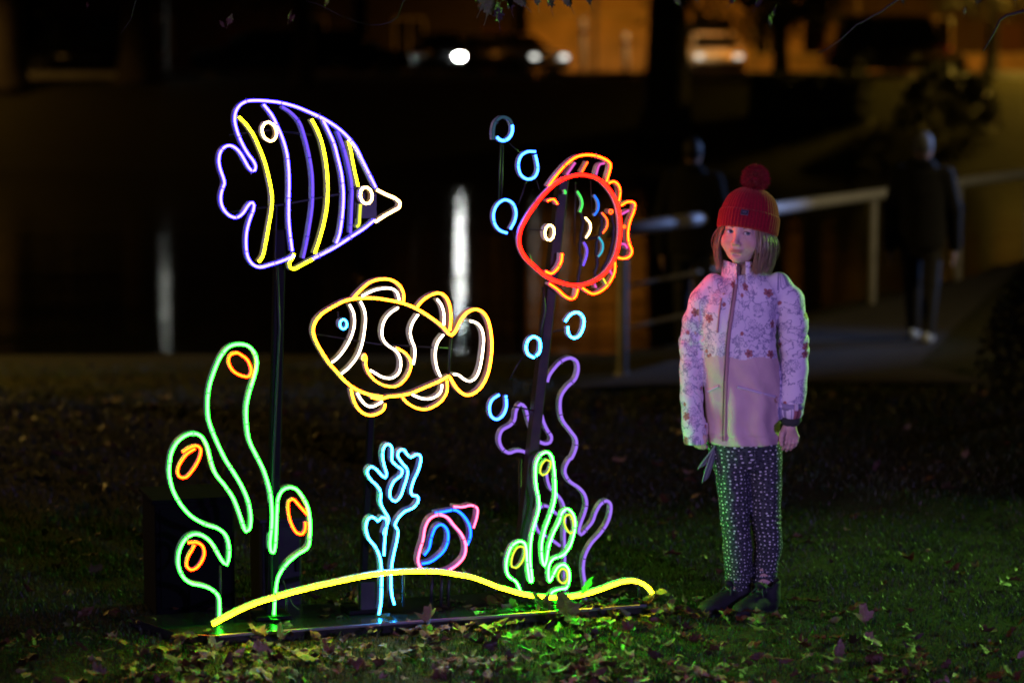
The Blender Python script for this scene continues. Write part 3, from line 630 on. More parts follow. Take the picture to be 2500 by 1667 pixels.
# materials
def skin_mat(name="skin"):
    m = NT(name); o = m.obj(); lip = m.attr("lip"); bl = m.attr("blush")
    col = m.mix(m.ramp(m.noise(120, 4, o), .3, .7), (.68, .44, .34, 1), (.60, .37, .28, 1))
    col = m.mix(m.math('MULTIPLY', bl, .55), col, (.55, .22, .17, 1)); col = m.mix(lip, col, (.44, .14, .13, 1))
    m.l(col, m.p.inputs['Base Color']); m.p.inputs['Roughness'].default_value = .48; m.p.inputs['Specular IOR Level'].default_value = .4
    m.p.inputs['Subsurface Weight'].default_value = .12; m.p.inputs['Subsurface Radius'].default_value = (.01, .004, .002); m.p.inputs['Subsurface Scale'].default_value = .5
    m.bump(m.noise(500, 2, o), .12, .001); return m.mat
SKIN = skin_mat()
HC = G(1821, 563)                     # centre of the head at eye level
HM = (Matrix.Rotation(R(-23), 3, 'Z') @ Matrix.Rotation(R(5.5), 3, 'Y') @ Matrix.Rotation(R(2), 3, 'X'))
HN = np.array(HM)
def hp(x, y, z): return HC + HM @ Vector((x, y, z))

def girl_body():
    g = Grid((-.27, -.2, .0), (.25, .24, 1.36), .0022)
    # trunk, legs (under the clothes), arms
    g.loft([(G(1812, 1110).z, G(1818, 1).x, .01, .085, .065), (G(1812, 1000).z, G(1815, 1).x, .01, .085, .07), (G(1812, 880).z, G(1808, 1).x, .0, .085, .065), (G(1812, 760).z, G(1805, 1).x, .0, .095, .07), (G(1812, 715).z, G(1812, 1).x, 0, .09, .05), (G(1812, 690).z, G(1818, 1).x, .005, .05, .04)], .02)
    for P, rr in (([(1782, 1100), (1790, 1250), (1798, 1440), (1797, 1478)], [.045, .036, .024, .023]), ([(1862, 1100), (1866, 1250), (1866, 1440), (1862, 1478)], [.045, .036, .024, .023])):
        g.chain([G(a, b, .012 if P[0][0] > 1800 else -.01) for a, b in P], rr, .015)
    g.chain([G(1745, 705), G(1697, 800), G(1686, 880, .0), G(1688, 970, -.015), G(1697, 1050, -.035)], [.026, .024, .022, .020, .018], .012)
    g.chain([G(1895, 705), G(1937, 800, .02), G(1939, 880, .012), G(1934, 970, -.005), G(1930, 1032, -.022)], [.028, .024, .022, .020, .0185], .012)
    # hand on the right of the picture: relaxed, thumb to the front
    s = lambda a, b, dy: G(a, b, dy)
    g.cone(s(1930, 1032, -.024), s(1929, 1046, -.03), .0175, .018, .008)
    for (a, b) in ((1917, 0), (1926, .004), (1935, .008), (1943, .012)):
        g.cone(s(1929, 1038, -.027), s(a + 2, 1066, -.034 + b), .013, .0095, .010)
    for (a, b, ln) in ((1917, 0, 1), (1926, .004, 1.1), (1935, .008, 1.03), (1943, .012, .82)):
        p0 = s(a + 2, 1066, -.034 + b); p1 = s(a + 1, 1066 + 14 * ln, -.041 + b); p2 = s(a - 2, 1066 + 24 * ln, -.036 + b); p3 = s(a - 6, 1066 + 30 * ln, -.027 + b)
        g.chain([p0, p1, p2, p3], [.0078, .0070, .0062, .0054], .003)
    g.chain([s(1918, 1042, -.032), s(1909, 1058, -.046), s(1907, 1074, -.052), s(1908, 1086, -.052)], [.0105, .0090, .0075, .0060], .004)
    # hand on the left: only the curled fingers show below the cuff
    g.cone(s(1697, 1050, -.035), s(1700, 1062, -.037), .0165, .017, .008)
    for (a, b, ln) in ((1693, .004, .85), (1701, 0, 1.05), (1709, -.004, 1.1), (1717, -.006, 1.0)):
        g.cone(s(1700, 1056, -.036), s(a, 1072, -.040 + b), .012, .0090, .009)
        p0 = s(a, 1072, -.040 + b); p1 = s(a + 2, 1072 + 11 * ln, -.044 + b); p2 = s(a + 6, 1072 + 18 * ln, -.038 + b); p3 = s(a + 10, 1072 + 20 * ln, -.028 + b)
        g.chain([p0, p1, p2, p3], [.0076, .0068, .0060, .0052], .003)
    g.chain([s(1709, 1058, -.042), s(1719, 1068, -.056), s(1721, 1080, -.058)], [.010, .0085, .0065], .004)
    # neck
    g.cone(G(1818, 700, .012), hp(0, .012, -.05), .043, .040, .012)
    E = lambda c, r, k=.012, sub=False, M=None: g.ell(hp(*c), r, HN if M is None else HN @ np.array(M), k, sub)
    # cranium and face
    E((0, .018, .036), (.0735, .090, .082), .0)
    E((0, -.022, -.020), (.0605, .066, .074), .02)
    E((0, -.030, -.060), (.046, .050, .040), .02)
    E((0, -.066, -.083), (.017, .014, .013), .016)
    for sx in (-1, 1):
        E((sx * .036, -.058, -.034), (.024, .021, .024), .018)
        E((sx * .028, -.0735, .0190), (.019, .008, .006), .012)
        E((sx * .0285, -.092, .001), (.0155, .012, .0105), .010, True)
        E((sx * .070, .012, -.012), (.006, .016, .026), .006)
    E((0, -.080, .014), (.012, .010, .016), .012)
    g.cone(hp(0, -.080, .004), hp(0, -.0955, -.0265), .0062, .0078, .008)
    E((0, -.0975, -.0310), (.0082, .0082, .0076), .005)
    for sx in (-1, 1): E((sx * .0098, -.0885, -.0345), (.0066, .0085, .0062), .0045); E((sx * .0046, -.0955, -.0405), (.0030, .0042, .0022), .002, True)
    E((0, -.0785, -.051), (.021, .012, .012), .010)                                   # muzzle
    E((0, -.0838, -.0532), (.0195, .0066, .0034), .0035); E((0, -.0828, -.0605), (.0170, .0070, .0042), .0035)
    for sx in (-1, 1): g.cone(hp(0, -.0905, -.0567), hp(sx * .0225, -.0815, -.0552), .0014, .0014, .0016, True)
    E((0, -.079, -.0695), (.012, .006, .004), .006, True)
    # eyelids round the eyeballs, opened by an almond
    for sx in (-1, 1):
        c = (sx * .0285, -.0665, .001); E(c, (.0150, .0150, .0150), .005)
        E((c[0], c[1] - .0165, c[2] - .0003), (.0134, .0165, .0058), .0014, True)
    v, f = g.mesh(); v = relax(v, f, 1, .35)
    L = (v - np.array(HC)) @ HN     # head-local coordinates
    lip = np.exp(-((L[:, 0] / .020) ** 4 + ((L[:, 2] + .0567) / .0072) ** 4)) * (L[:, 1] < -.078)
    bl = sum(np.exp(-(((L[:, 0] - sx * .038) / .018) ** 2 + ((L[:, 2] + .034) / .016) ** 2)) for sx in (-1, 1)) * (L[:, 1] < -.04) + .7 * np.exp(-((L[:, 0] / .010) ** 2 + ((L[:, 2] + .03) / .01) ** 2)) * (L[:, 1] < -.085)
    me = npmesh("body", v, f, SKIN); fattr(me, "lip", lip); fattr(me, "blush", np.clip(bl, 0, 1)); link("body", me, gp)
girl_body()
# eyes looking at the camera
def iris_mat():
    m = NT("eye"); o = m.obj(); s = m.n("ShaderNodeSeparateXYZ"); m.l(o, s.inputs[0])
    r = m.math('SQRT', m.math('ADD', m.math('MULTIPLY', s.outputs[0], s.outputs[0]), m.math('MULTIPLY', s.outputs[2], s.outputs[2])))
    col = m.mix(m.math('LESS_THAN', r, .0063), (.62, .58, .56, 1), (.10, .14, .17, 1)); col = m.mix(m.math('LESS_THAN', m.math('ABSOLUTE', m.math('SUBTRACT', r, .0061)), .0006), col, (.02, .025, .03, 1))
    col = m.mix(m.math('LESS_THAN', r, .0026), col, (.004, .004, .004, 1)); m.l(col, m.p.inputs['Base Color']); m.p.inputs['Roughness'].default_value = .08; return m.mat
EYE = iris_mat()
def uvs(r, n=20, m=12, axis='y'):
    b = bmesh.new(); bmesh.ops.create_uvsphere(b, u_segments=n, v_segments=m, radius=r, matrix=Matrix.Rotation(R(90), 4, 'X')); me = bpy.data.meshes.new("s"); b.to_mesh(me); b.free()
    me.polygons.foreach_set("use_smooth", [True] * len(me.polygons)); return me
LASH = mat("eyelash", (.03, .018, .012), .7); BROW = mat("eyebrow_hair", (.22, .13, .07), .8)
em = uvs(.0131); em.materials.append(EYE)
for sx in (-1, 1):
    p = hp(sx * .0285, -.0665, .001); d = (CAM - (GR + p)).normalized()
    o = link("eye", em, gp, p); o.rotation_euler = d.to_track_quat('-Y', 'Z').to_euler()
    b = MB(); pts = []
    for t in np.linspace(-1, 1, 9):
        x = sx * .0285 + t * .0130; z = .001 + .0058 * math.sqrt(max(0, 1 - t * t)) * .98; y = -.0665 - math.sqrt(max(0, .0150 ** 2 - (t * .0118) ** 2 - (z - .001) ** 2)); pts.append(hp(x, y - .0003, z))
    b.tube(pts, [.0006, .0010, .0013, .0014, .0015, .0014, .0013, .0011, .0007], 5); b.build("eyelash", LASH, gp, True)
    b = MB(); pts = [hp(sx * (.0155 + t * .029), -.0832 + .014 * t * t, .0150 + .005 * math.sin(t * 2.6) - .002 * t) for t in np.linspace(0, 1, 8)]
    b.tube(pts, [.0010, .0017, .0019, .0018, .0016, .0013, .001, .0005], 5); b.build("eyebrow", BROW, gp, True)

# jacket
TORSO = [(668, 1776, 1868, .048), (685, 1750, 1890, .060), (700, 1728, 1912, .070), (720, 1716, 1912, .080), (760, 1707, 1895, .090), (820, 1707, 1892, .094), (880, 1711, 1899, .098), (950, 1720, 1905, .101), (1020, 1727, 1908, .104), (1081, 1729, 1907, .108)]
SL = [[(1742, 698, .040, .0), (1716, 735, .040, .005), (1695, 785, .0365, .01), (1687, 840, .0345, .01), (1686, 900, .0345, 0), (1688, 970, .0350, -.015), (1694, 1040, .0355, -.03), (1697, 1076, .0365, -.037)],
      [(1900, 697, .042, .0), (1926, 735, .0455, .008), (1936, 790, .0455, .015), (1939, 845, .0445, .015), (1939, 900, .0425, .01), (1936, 955, .0405, -.005), (1931, 1002, .039, -.017)]]
def cloth_print():
    m = NT("floral_print_shell"); a = m.attr("pat", True); p = m.p
    def sep(v): s = m.n("ShaderNodeSeparateXYZ"); m.l(v, s.inputs[0]); return s.outputs
    def cells(scale, rnd, off):
        mp = m.n("ShaderNodeMapping"); mp.inputs['Scale'].default_value = (scale, scale, scale); mp.inputs['Location'].default_value = off; m.l(a, mp.inputs[0])
        v = m.n("ShaderNodeTexVoronoi", voronoi_dimensions='2D'); v.inputs['Scale'].default_value = 1; v.inputs['Randomness'].default_value = rnd; m.l(mp.outputs[0], v.inputs['Vector'])
        d = m.vmath('SUBTRACT', mp.outputs[0], v.outputs['Position']); s = sep(d)
        r = m.math('SQRT', m.math('ADD', m.math('MULTIPLY', s[0], s[0]), m.math('MULTIPLY', s[1], s[1]))); an = m.math('ARCTAN2', s[1], s[0]); c = sep(v.outputs['Color']); return r, an, c
    nz = m.noise(60, 3, a); base = (.80, .70, .75, 1)
    r, an, c = cells(17, .85, (.3, .2, 0))                                     # drawn blossoms in fine dark line
    wv = m.math('ADD', m.math('MULTIPLY', an, 7), m.math('ADD', m.math('MULTIPLY', nz, 14), m.math('MULTIPLY', r, 9)))
    ray_ = m.math('LESS_THAN', m.math('ABSOLUTE', m.math('SINE', wv)), .30)
    ring = m.math('LESS_THAN', m.math('ABSOLUTE', m.math('SUBTRACT', m.math('FRACT', m.math('ADD', m.math('MULTIPLY', r, 5.5), m.math('ADD', m.math('MULTIPLY', m.math('SINE', m.math('MULTIPLY', an, 7)), .35), m.math('MULTIPLY', nz, 1.2)))), .5)), .11)
    inn = m.math('LESS_THAN', r, m.math('ADD', .28, m.math('MULTIPLY', c[1], .2)))
    line = m.math('MULTIPLY', m.math('MULTIPLY', m.math('MAXIMUM', m.math('MULTIPLY', ray_, m.math('GREATER_THAN', r, .1)), ring), inn), m.math('GREATER_THAN', c[0], .08))
    n2 = m.noise(26, 4, a); twig = m.math('LESS_THAN', m.math('ABSOLUTE', m.math('SUBTRACT', n2, .5)), .018)
    twig = m.math('MULTIPLY', twig, m.math('GREATER_THAN', m.noise(9, 2, a), .42))
    col = m.mix(m.math('MULTIPLY', m.math('MAXIMUM', line, twig), .78), base, (.19, .16, .29, 1))
    r, an, c = cells(13, .9, (5.1, 2.7, 0))                                    # rust coloured five-petal flowers
    pet = m.math('LESS_THAN', r, m.math('ADD', .085, m.math('MULTIPLY', m.math('POWER', m.math('ABSOLUTE', m.math('COSINE', m.math('ADD', m.math('MULTIPLY', an, 2.5), m.math('MULTIPLY', c[1], 6)))), .5), .105)))
    on = m.math('GREATER_THAN', c[0], .48); dark = m.math('LESS_THAN', r, .055)
    fc = m.mix(dark, (.40, .15, .15, 1), (.20, .06, .08, 1)); fc = m.mix(m.math('LESS_THAN', m.math('ABSOLUTE', m.math('SINE', m.math('MULTIPLY', an, 2.5))), .22), fc, (.16, .05, .06, 1))
    col = m.mix(m.math('MULTIPLY', pet, on), col, fc)
    r, an, c = cells(15, .95, (1.7, 7.3, 0)); col = m.mix(m.math('MULTIPLY', m.math('LESS_THAN', r, .10), m.math('GREATER_THAN', c[0], .74)), col, (.42, .15, .14, 1))
    m.l(col, p.inputs['Base Color']); p.inputs['Roughness'].default_value = .62; p.inputs['Specular IOR Level'].default_value = .3
    m.bump(m.noise(40, 3, m.obj()), .18, .004); return m.mat
PRINT = cloth_print(); PLAIN = mat("dusty_pink_shell", (.66, .46, .43), .55, (.60, .41, .39), 18, bump=.25, bscale=35, bdist=.004, spec=.35)
LINING = mat("dark_lining", (.012, .012, .015), .8); ZIP = mat("rose_zip_tape", (.42, .22, .22), .5); ZIPL = mat("pale_zip", (.62, .5, .58), .35)
def limb_uv(v, P):
    best = np.full(len(v), 1e9); u = np.zeros(len(v)); vv = np.zeros(len(v)); acc = 0
    for i in range(len(P) - 1):
        a = np.array(P[i]); b = np.array(P[i + 1]); ab = b - a; L = np.linalg.norm(ab); t = np.clip((v - a) @ ab / L ** 2, 0, 1); q = a + t[:, None] * ab; dd = np.linalg.norm(v - q, axis=1); m = dd < best
        best[m] = dd[m]; w_ = v - q; u[m] = np.arctan2(w_[m, 0], -w_[m, 1]) * .04; vv[m] = acc + t[m] * L; acc += L
    return best, u, vv
def loft_rows(T): return [(G(1812, py).z, G((a + b) / 2, py).x, .005, (b - a) / 2 * PX, d) for py, a, b, d in T]
def folds(v, n, amp, fx, fz, seed=0): return v + n * (np.array([.5 - 1.6 * abs(mnoise.noise(Vector((p[0] * fx, p[1] * fx, p[2] * fz + p[0] * 6 + seed)))) + .5 * mnoise.noise(Vector((p[0] * fx * 2.3 + 7, p[1] * fx * 2, p[2] * fz * 2.6))) for p in v]) * amp)[:, None]
def jacket():
    zc = G(1812, 1079).z; slP = [[G(a, b, dy) for a, b, r, dy in S] for S in SL]
    g = Grid((-.24, -.16, zc - .02), (.24, .2, G(1812, 650).z), .0042)
    rows = loft_rows(TORSO); g.loft(rows, 0, 0, 2.3)
    for S, P in zip(SL, slP): g.chain(P, [q[2] for q in S], .014)
    # square cuffs, a squared hem, hollow sleeve ends
    for S, P in zip(SL, slP):
        ax = (P[-1] - P[-2]).normalized(); r = S[-1][2]; c = P[-1] + ax * (r * 1.02); g.ell(c + ax * .02, (r * 1.6, r * 1.6, .030), np.array(ax.to_track_quat('Z', 'Y').to_matrix()), 0, True)
    g.cut_below(zc)
    v, f = g.mesh(); v = relax(v, f, 2, .5); n = vnormals(v, f)
    v = folds(v, n, .0042, 11, 8); n = vnormals(v, f)
    # soft cross folds on the sleeves, gather at the elbows, drape folds on the skirt
    b1, u1, w1 = limb_uv(v, slP[0]); b2, u2, w2 = limb_uv(v, slP[1]); sl = (np.minimum(b1, b2) < .062) & (np.abs(v[:, 0] - G(1808, 1).x) > .1)
    ww = np.where(b1 < b2, w1, w2); uu = np.where(b1 < b2, u1, u2)
    amp = np.where(sl, .0024 * np.exp(-((ww - .19) / .04) ** 2) + .0004, 0); v = v + n * (amp * np.sin(ww * 150 + uu * 45 + 2.5 * np.sin(uu * 60 + ww * 20)))[:, None]
    sk = np.clip((G(1812, 860).z - v[:, 2]) / .2, 0, 1) * (~sl); n = n * np.array([1, 1, .0]); v = v + n * (.0058 * sk * np.sin(v[:, 0] * 75 + v[:, 2] * 26 + 1.5 * np.sin(v[:, 2] * 24)))[:, None]
    cz = (G(1812, 1060).z - v[:, 2]); v = v + n * (np.where(~sl, -.0022 * np.exp(-((v[:, 2] - G(1812, 1057).z) / .003) ** 2), 0))[:, None]   # stitched hem
    fc = v[f].mean(1); fs = sl[f].mean(1) > .5
    yoke = G(1812, 866).z + .010 * np.cos((fc[:, 0] - G(1775, 1).x) * 30) ** 2 - .006 + .008 * np.exp(-((fc[:, 0] - G(1745, 1).x) / .02) ** 2)
    fm = np.where((~fs) & (fc[:, 2] < yoke), 1, 0)
    me = npmesh("jacket", v, f, [PRINT, PLAIN], fm)
    ta = np.arctan2(v[:, 0] - G(1806, 1).x, -(v[:, 1] - .005)) * .115
    isl = np.where(b1 < b2, 1, 2) * (np.minimum(b1, b2) < .058) * (np.abs(v[:, 0] - G(1808, 1).x) > .085)
    pu = np.where(isl == 0, ta, np.where(isl == 1, u1 + 1.3, u2 + 2.7)); pv = np.where(isl == 0, v[:, 2], np.where(isl == 1, w1 + .3, w2 + .8))
    fattr(me, "pat", np.stack([pu, pv, np.zeros(len(v))], 1), 'FLOAT_VECTOR')
    return link("jacket", me, gp), v, f
JK, jv, jf = jacket()
JB = BVHTree.FromPolygons([tuple(p) for p in jv], [tuple(int(i) for i in q) for q in jf])
def onj(px, py, lift=.002):
    """point of the jacket's front under a photo pixel, lifted off the cloth"""
    d = ray(px, py).normalized(); h = JB.ray_cast(CAM - GR, d)
    if h[0] is None: return G(px, py, -.1), Vector((0, -1, 0))
    return h[0] + h[1] * lift, h[1]
def ribbon(name, pts, wid, m, parent, lift=.003, th=.003):
    b = MB(); P = []
    for px, py in pts: P.append(onj(px, py, lift))
    v = []; f = []
    for i, (p, n) in enumerate(P):
        t = (P[min(i + 1, len(P) - 1)][0] - P[max(i - 1, 0)][0]).normalized(); s = t.cross(n).normalized()
        v += [p - s * wid / 2 - n * th, p - s * wid / 2 + n * .0004, p + n * .0012, p + s * wid / 2 + n * .0004, p + s * wid / 2 - n * th]
    for i in range(len(P) - 1):
        for k in range(4): f.append((i * 5 + k, i * 5 + k + 1, (i + 1) * 5 + k + 1, (i + 1) * 5 + k))
    b.add(v, f); return b.build(name, m, parent, True)
zpts = [(1797, 676), (1796, 700), (1792, 730), (1786, 770), (1780, 810), (1776, 850), (1774, 890), (1772, 940), (1771, 1000), (1770, 1050), (1769, 1077)]
o = ribbon("zip", zpts, .0125, ZIP, JK); ribbon("zip_teeth", [(x - 4, y) for x, y in zpts], .0028, mat("zip_teeth", (.14, .08, .085), .4), o, .0048)
b = MB(); p, n = onj(1797, 690, .006); b.box(p, (.006, .004, .018), 0, 0, .001); b.build("zip_puller", ZIPL, o)
ribbon("pocket_zip", [(1800, 944), (1825, 950), (1850, 957), (1875, 964), (1893, 969)], .0085, ZIPL, JK, .0032)
ribbon("pocket_zip", [(1729, 956), (1742, 949), (1755, 943)], .0080, ZIPL, JK, .0032)
ribbon("pocket_zip", [(1762, 728), (1757, 760), (1754, 790), (1752, 812)], .0050, ZIP, JK, .0032)
ribbon("shoulder_seam", [(1708, 705), (1707, 740), (1708, 790)], .003, ZIPL, JK, .001); 
b = MB(); p, n = onj(1893, 967, .006); b.tube([p, p + Vector((-.004, -.004, -.012)), p + Vector((.002, -.004, -.02))], .0022, 5); p, n = onj(1766, 720, .006); b.tube([p, p + Vector((.006, -.004, .004))], .002, 5); b.build("pull_tab", ZIP, JK, True)
# cuff straps
for k, (a, bb, rr) in enumerate((((1929, 985), (1930, 1000), .0415),)):
    c = G(1931.5, 984, -.014); bm = MB(); v = []; f = []; n = 26
    for i in range(n):
        t = 2 * math.pi * i / n; x = math.cos(t) * rr; y = math.sin(t) * rr; tilt = .25 * y
        for (q, dz) in ((1.0, -.010), (1.035, -.010), (1.035, .011), (1.0, .011)): v.append((c.x + x * q, c.y + y * q, c.z + dz + tilt))
    for i in range(n):
        for k2 in range(4): f.append((i * 4 + k2, i * 4 + (k2 + 1) % 4, ((i + 1) % n) * 4 + (k2 + 1) % 4, ((i + 1) % n) * 4 + k2))
    bm.add(v, f); cu = bm.build("cuff", PRINT, JK, True)
    bm = MB(); bm.box((c.x + .012, c.y - rr - .003, c.z - .008), (.012, .005, .022), 0, 0, .0015); bm.build("cuff_tab", ZIPL, cu)
# dark inner sleeve on the right, ring by ring with gathers
def inner_cuff():
    v = []; f = []; n = 28; m = 7
    for j in range(m):
        t = j / (m - 1); p = G(1931, 999, -.017).lerp(G(1930, 1034, -.023), t)
        for i in range(n):
            a = 2 * math.pi * i / n; r = (.0345 if j not in (0, m - 1) else .026) + .0018 * math.sin(t * 22 + 2 * math.sin(a)) ; v.append((p.x + r * math.cos(a), p.y + r * math.sin(a) * .85, p.z + .25 * r * math.sin(a)))
    for j in range(m - 1):
        for i in range(n): f.append((j * n + i, j * n + (i + 1) % n, (j + 1) * n + (i + 1) % n, (j + 1) * n + i))
    b = MB(); b.add(v, f); b.build("inner_cuff", mat("grey_ribbed_cuff", (.03, .035, .03), .9), gp, True)
inner_cuff()
# collar: a standing band open at the zip, printed outside and dark inside
def collar():
    n = 40; m = 6; v = []; f = []; fm = []; cx = G(1816, 660); a0 = R(-97); gap = R(12)
    for layer in (0, 1):
        for j in range(m):
            t = j / (m - 1)
            for i in range(n):
                a = a0 + gap + (2 * math.pi - 2 * gap) * i / (n - 1); e = min(i, n - 1 - i) / (n - 1)
                fr = max(0, 1 - e / .12)                                    # front ends flare out and are lower
                rx = .070 - .008 * t + .006 * fr * t; ry = .062 - .004 * t + .010 * fr * t; zz = G(1816, 688).z + (G(1816, 636).z - G(1816, 688).z) * t * (1 - .10 * fr * (i > n / 2)) - .010 * (1 - t) * fr
                if layer: rx -= .005; ry -= .005
                v.append((cx.x - .004 + rx * math.cos(a) - .002 * fr, .008 + ry * math.sin(a), zz))
    N = n * m
    for L in (0, 1):
        for j in range(m - 1):
            for i in range(n - 1):
                q = (L * N + j * n + i, L * N + j * n + i + 1, L * N + (j + 1) * n + i + 1, L * N + (j + 1) * n + i); f.append(q if not L else q[::-1]); fm.append(L)
    for i in range(n - 1): f.append(((m - 1) * n + i, (m - 1) * n + i + 1, N + (m - 1) * n + i + 1, N + (m - 1) * n + i)); fm.append(0)
    for j in range(m - 1):
        for i in (0, n - 1): f.append((j * n + i, (j + 1) * n + i, N + (j + 1) * n + i, N + j * n + i)); fm.append(0)
    me = pymesh("collar", v, f, [PRINT, LINING], True, fm); V = np.array(v); fattr(me, "pat", np.stack([np.arctan2(V[:, 0] - cx.x, -V[:, 1]) * .065 + 4.1, V[:, 2], V[:, 2] * 0], 1), 'FLOAT_VECTOR')
    link("collar", me, JK)
collar()

# trousers
LEG = [[(1066, 1733, 1822), (1121, 1742, 1824), (1180, 1748, 1827), (1244, 1755, 1830), (1262, 1756, 1828), (1290, 1761, 1831), (1335, 1764, 1836), (1397, 1769, 1836), (1425, 1771, 1832), (1447, 1774, 1826)],
       [(1066, 1815, 1908), (1121, 1821, 1912), (1180, 1826, 1910), (1244, 1831, 1908), (1275, 1833, 1907), (1300, 1839, 1910), (1335, 1842, 1912), (1397, 1838, 1902), (1430, 1836, 1893), (1450, 1838, 1888)]]
def spots():
    m = NT("speckled_leggings"); a = m.attr("pat", True)
    v = m.n("ShaderNodeTexVoronoi", voronoi_dimensions='2D'); v.inputs['Scale'].default_value = 74; v.inputs['Randomness'].default_value = .55; m.l(a, v.inputs['Vector'])
    s = m.n("ShaderNodeSeparateColor"); m.l(v.outputs['Color'], s.inputs[0])
    on = m.math('LESS_THAN', v.outputs['Distance'], m.math('ADD', .10, m.math('MULTIPLY', s.outputs[0], .10)))
    v2 = m.n("ShaderNodeTexVoronoi", voronoi_dimensions='2D'); v2.inputs['Scale'].default_value = 120; v2.inputs['Randomness'].default_value = .8; m.l(a, v2.inputs['Vector'])
    col = m.mix(m.math('LESS_THAN', v2.outputs['Distance'], .3), (.050, .055, .062, 1), (.012, .013, .018, 1)); col = m.mix(on, col, (.78, .78, .74, 1))
    m.l(col, m.p.inputs['Base Color']); m.p.inputs['Roughness'].default_value = .75; m.p.inputs['Specular IOR Level'].default_value = .25; m.bump(m.noise(60, 3, m.obj()), .25, .003); return m.mat
def trousers():
    g = Grid((-.16, -.14, .04), (.18, .16, G(1812, 1000).z + .02), .004)
    g.loft([(G(1812, 1145).z, G(1822, 1).x, .008, .088, .066), (G(1812, 1112).z, G(1822, 1).x, .008, .104, .084), (G(1812, 1080).z, G(1820, 1).x, .008, .108, .088), (G(1812, 1020).z, G(1818, 1).x, .006, .104, .088)], .01)
    cl = []
    for k, L in enumerate(LEG):
        y = -.012 if k == 0 else .016; g.loft([(G(1812, py).z, G((a + b) / 2, py).x, y + (.012 if py > 1380 else 0) - .008 * math.exp(-((py - 1260) / 40) ** 2), (b - a) / 2 * PX, (b - a) / 2 * PX * (1.12 if py < 1200 else 1.02)) for py, a, b in L], .016)
        cl.append([Vector((G((a + b) / 2, py).x, y, G(1812, py).z)) for py, a, b in L])
    v, f = g.mesh(); v = relax(v, f, 2, .5); n = vnormals(v, f); v = folds(v, n, .0030, 20, 16, 3); n = vnormals(v, f)
    za = np.exp(-((v[:, 2] - G(1812, 1420).z) / .035) ** 2) * .0030 + np.exp(-((v[:, 2] - G(1812, 1268).z) / .03) ** 2) * .0026
    v = v + n * (za * np.sin(v[:, 2] * 330 + np.sin(v[:, 0] * 70) * 2.4 + v[:, 1] * 30))[:, None]
    b1, u1, w1 = limb_uv(v, cl[0]); b2, u2, w2 = limb_uv(v, cl[1]); me = npmesh("leggings", v, f, spots())
    fattr(me, "pat", np.stack([np.where(b1 < b2, u1 * 1.05, u2 * 1.05 + 1.1), v[:, 2], 0 * u1], 1), 'FLOAT_VECTOR'); link("leggings", me, gp)
trousers()
# shoes
SHOE = mat("black_trainer_fabric", (.007, .008, .0075), .75, (.012, .013, .012), 60, bump=.5, bscale=160); SOLE = mat("black_rubber_sole", (.018, .018, .018), .6); LACE = mat("dark_laces", (.05, .055, .05), .8)
def shoe(toe, heel):
    d = (toe - heel); L = .205; yaw = math.atan2(d.x, -d.y); M = Matrix.Rotation(yaw, 3, 'Z')      # local: toe towards -Y
    c = heel + M @ Vector((0, .022, 0)); lo = (-.08, -.2, .0); g = Grid(lo, (.08, .06, .14), .003)
    g.ell((0, -.135, .026), (.038, .050, .026), None, 0); g.ell((0, -.075, .036), (.035, .070, .036), None, .02); g.ell((0, -.020, .045), (.032, .038, .048), None, .02)
    g.cone((0, -.022, .06), (0, -.014, .092), .033, .031, .012); g.cone((0, -.022, .075), (0, -.014, .115), .026, .027, .004, True); g.ell((0, -.06, .088), (.014, .030, .012), Matrix.Rotation(R(-28), 3, 'X'), .008)
    g.cut_below(.010); v, f = g.mesh(); v = relax(v, f, 2, .5)
    o = link("shoe", npmesh("shoe", v, f, SHOE), gp, c, (0, 0, yaw))
    b = MB(); out = []
    for i in range(28):
        t = 2 * math.pi * i / 28; y = -.088 + .100 * math.sin(t); wd = .036 + .007 * math.sin(-t) - .004 * abs(math.cos(t)) ** 4; out.append((wd * math.cos(t) * (1 if abs(math.sin(t)) < .98 else .8), y))
    n = len(out); v = [(x * s, y * s - .088 * (1 - s), z) for z, s in ((.0, .96), (.004, 1.0), (.016, 1.0), (.020, .96)) for x, y in out]
    f = [(k * n + i, k * n + (i + 1) % n, (k + 1) * n + (i + 1) % n, (k + 1) * n + i) for k in range(3) for i in range(n)] + [tuple(range(n - 1, -1, -1)), tuple(3 * n + i for i in range(n))]
    b.add(v, f); b.build("sole", SOLE, o, True)
    b = MB()
    for i in range(4):
        y = -.055 - i * .017; z = .083 - i * .0115; b.tube([(-.020, y + .004, z - .010), (-.008, y - .004, z + .002), (.008, y + .006, z + .002), (.020, y - .002, z - .010)], .0021, 5)
    for sx in (-1, 1): b.tube([(0, -.052, .090), (sx * .014, -.062, .102), (sx * .028, -.066, .092), (sx * .020, -.058, .084), (0, -.052, .090)], .0018, 5); b.tube([(0, -.052, .09), (sx * .016, -.075, .080), (sx * .030, -.085, .062)], .0018, 5)
    b.build("lace", LACE, o, True)
SH = lambda px, py: on_z(px, py, 0) - GR
shoe(SH(1712, 1504), SH(1806, 1489)); shoe(SH(1782, 1514), SH(1878, 1493))
b = MB(); p = G(1893, 1480, .02); b.tube([G(1884, 1462, -.01), G(1890, 1480, -.02), G(1896, 1500, -.03)], .0022, 5); b.build("loose_lace", mat("pale_lace", (.35, .4, .38), .7), gp, True)
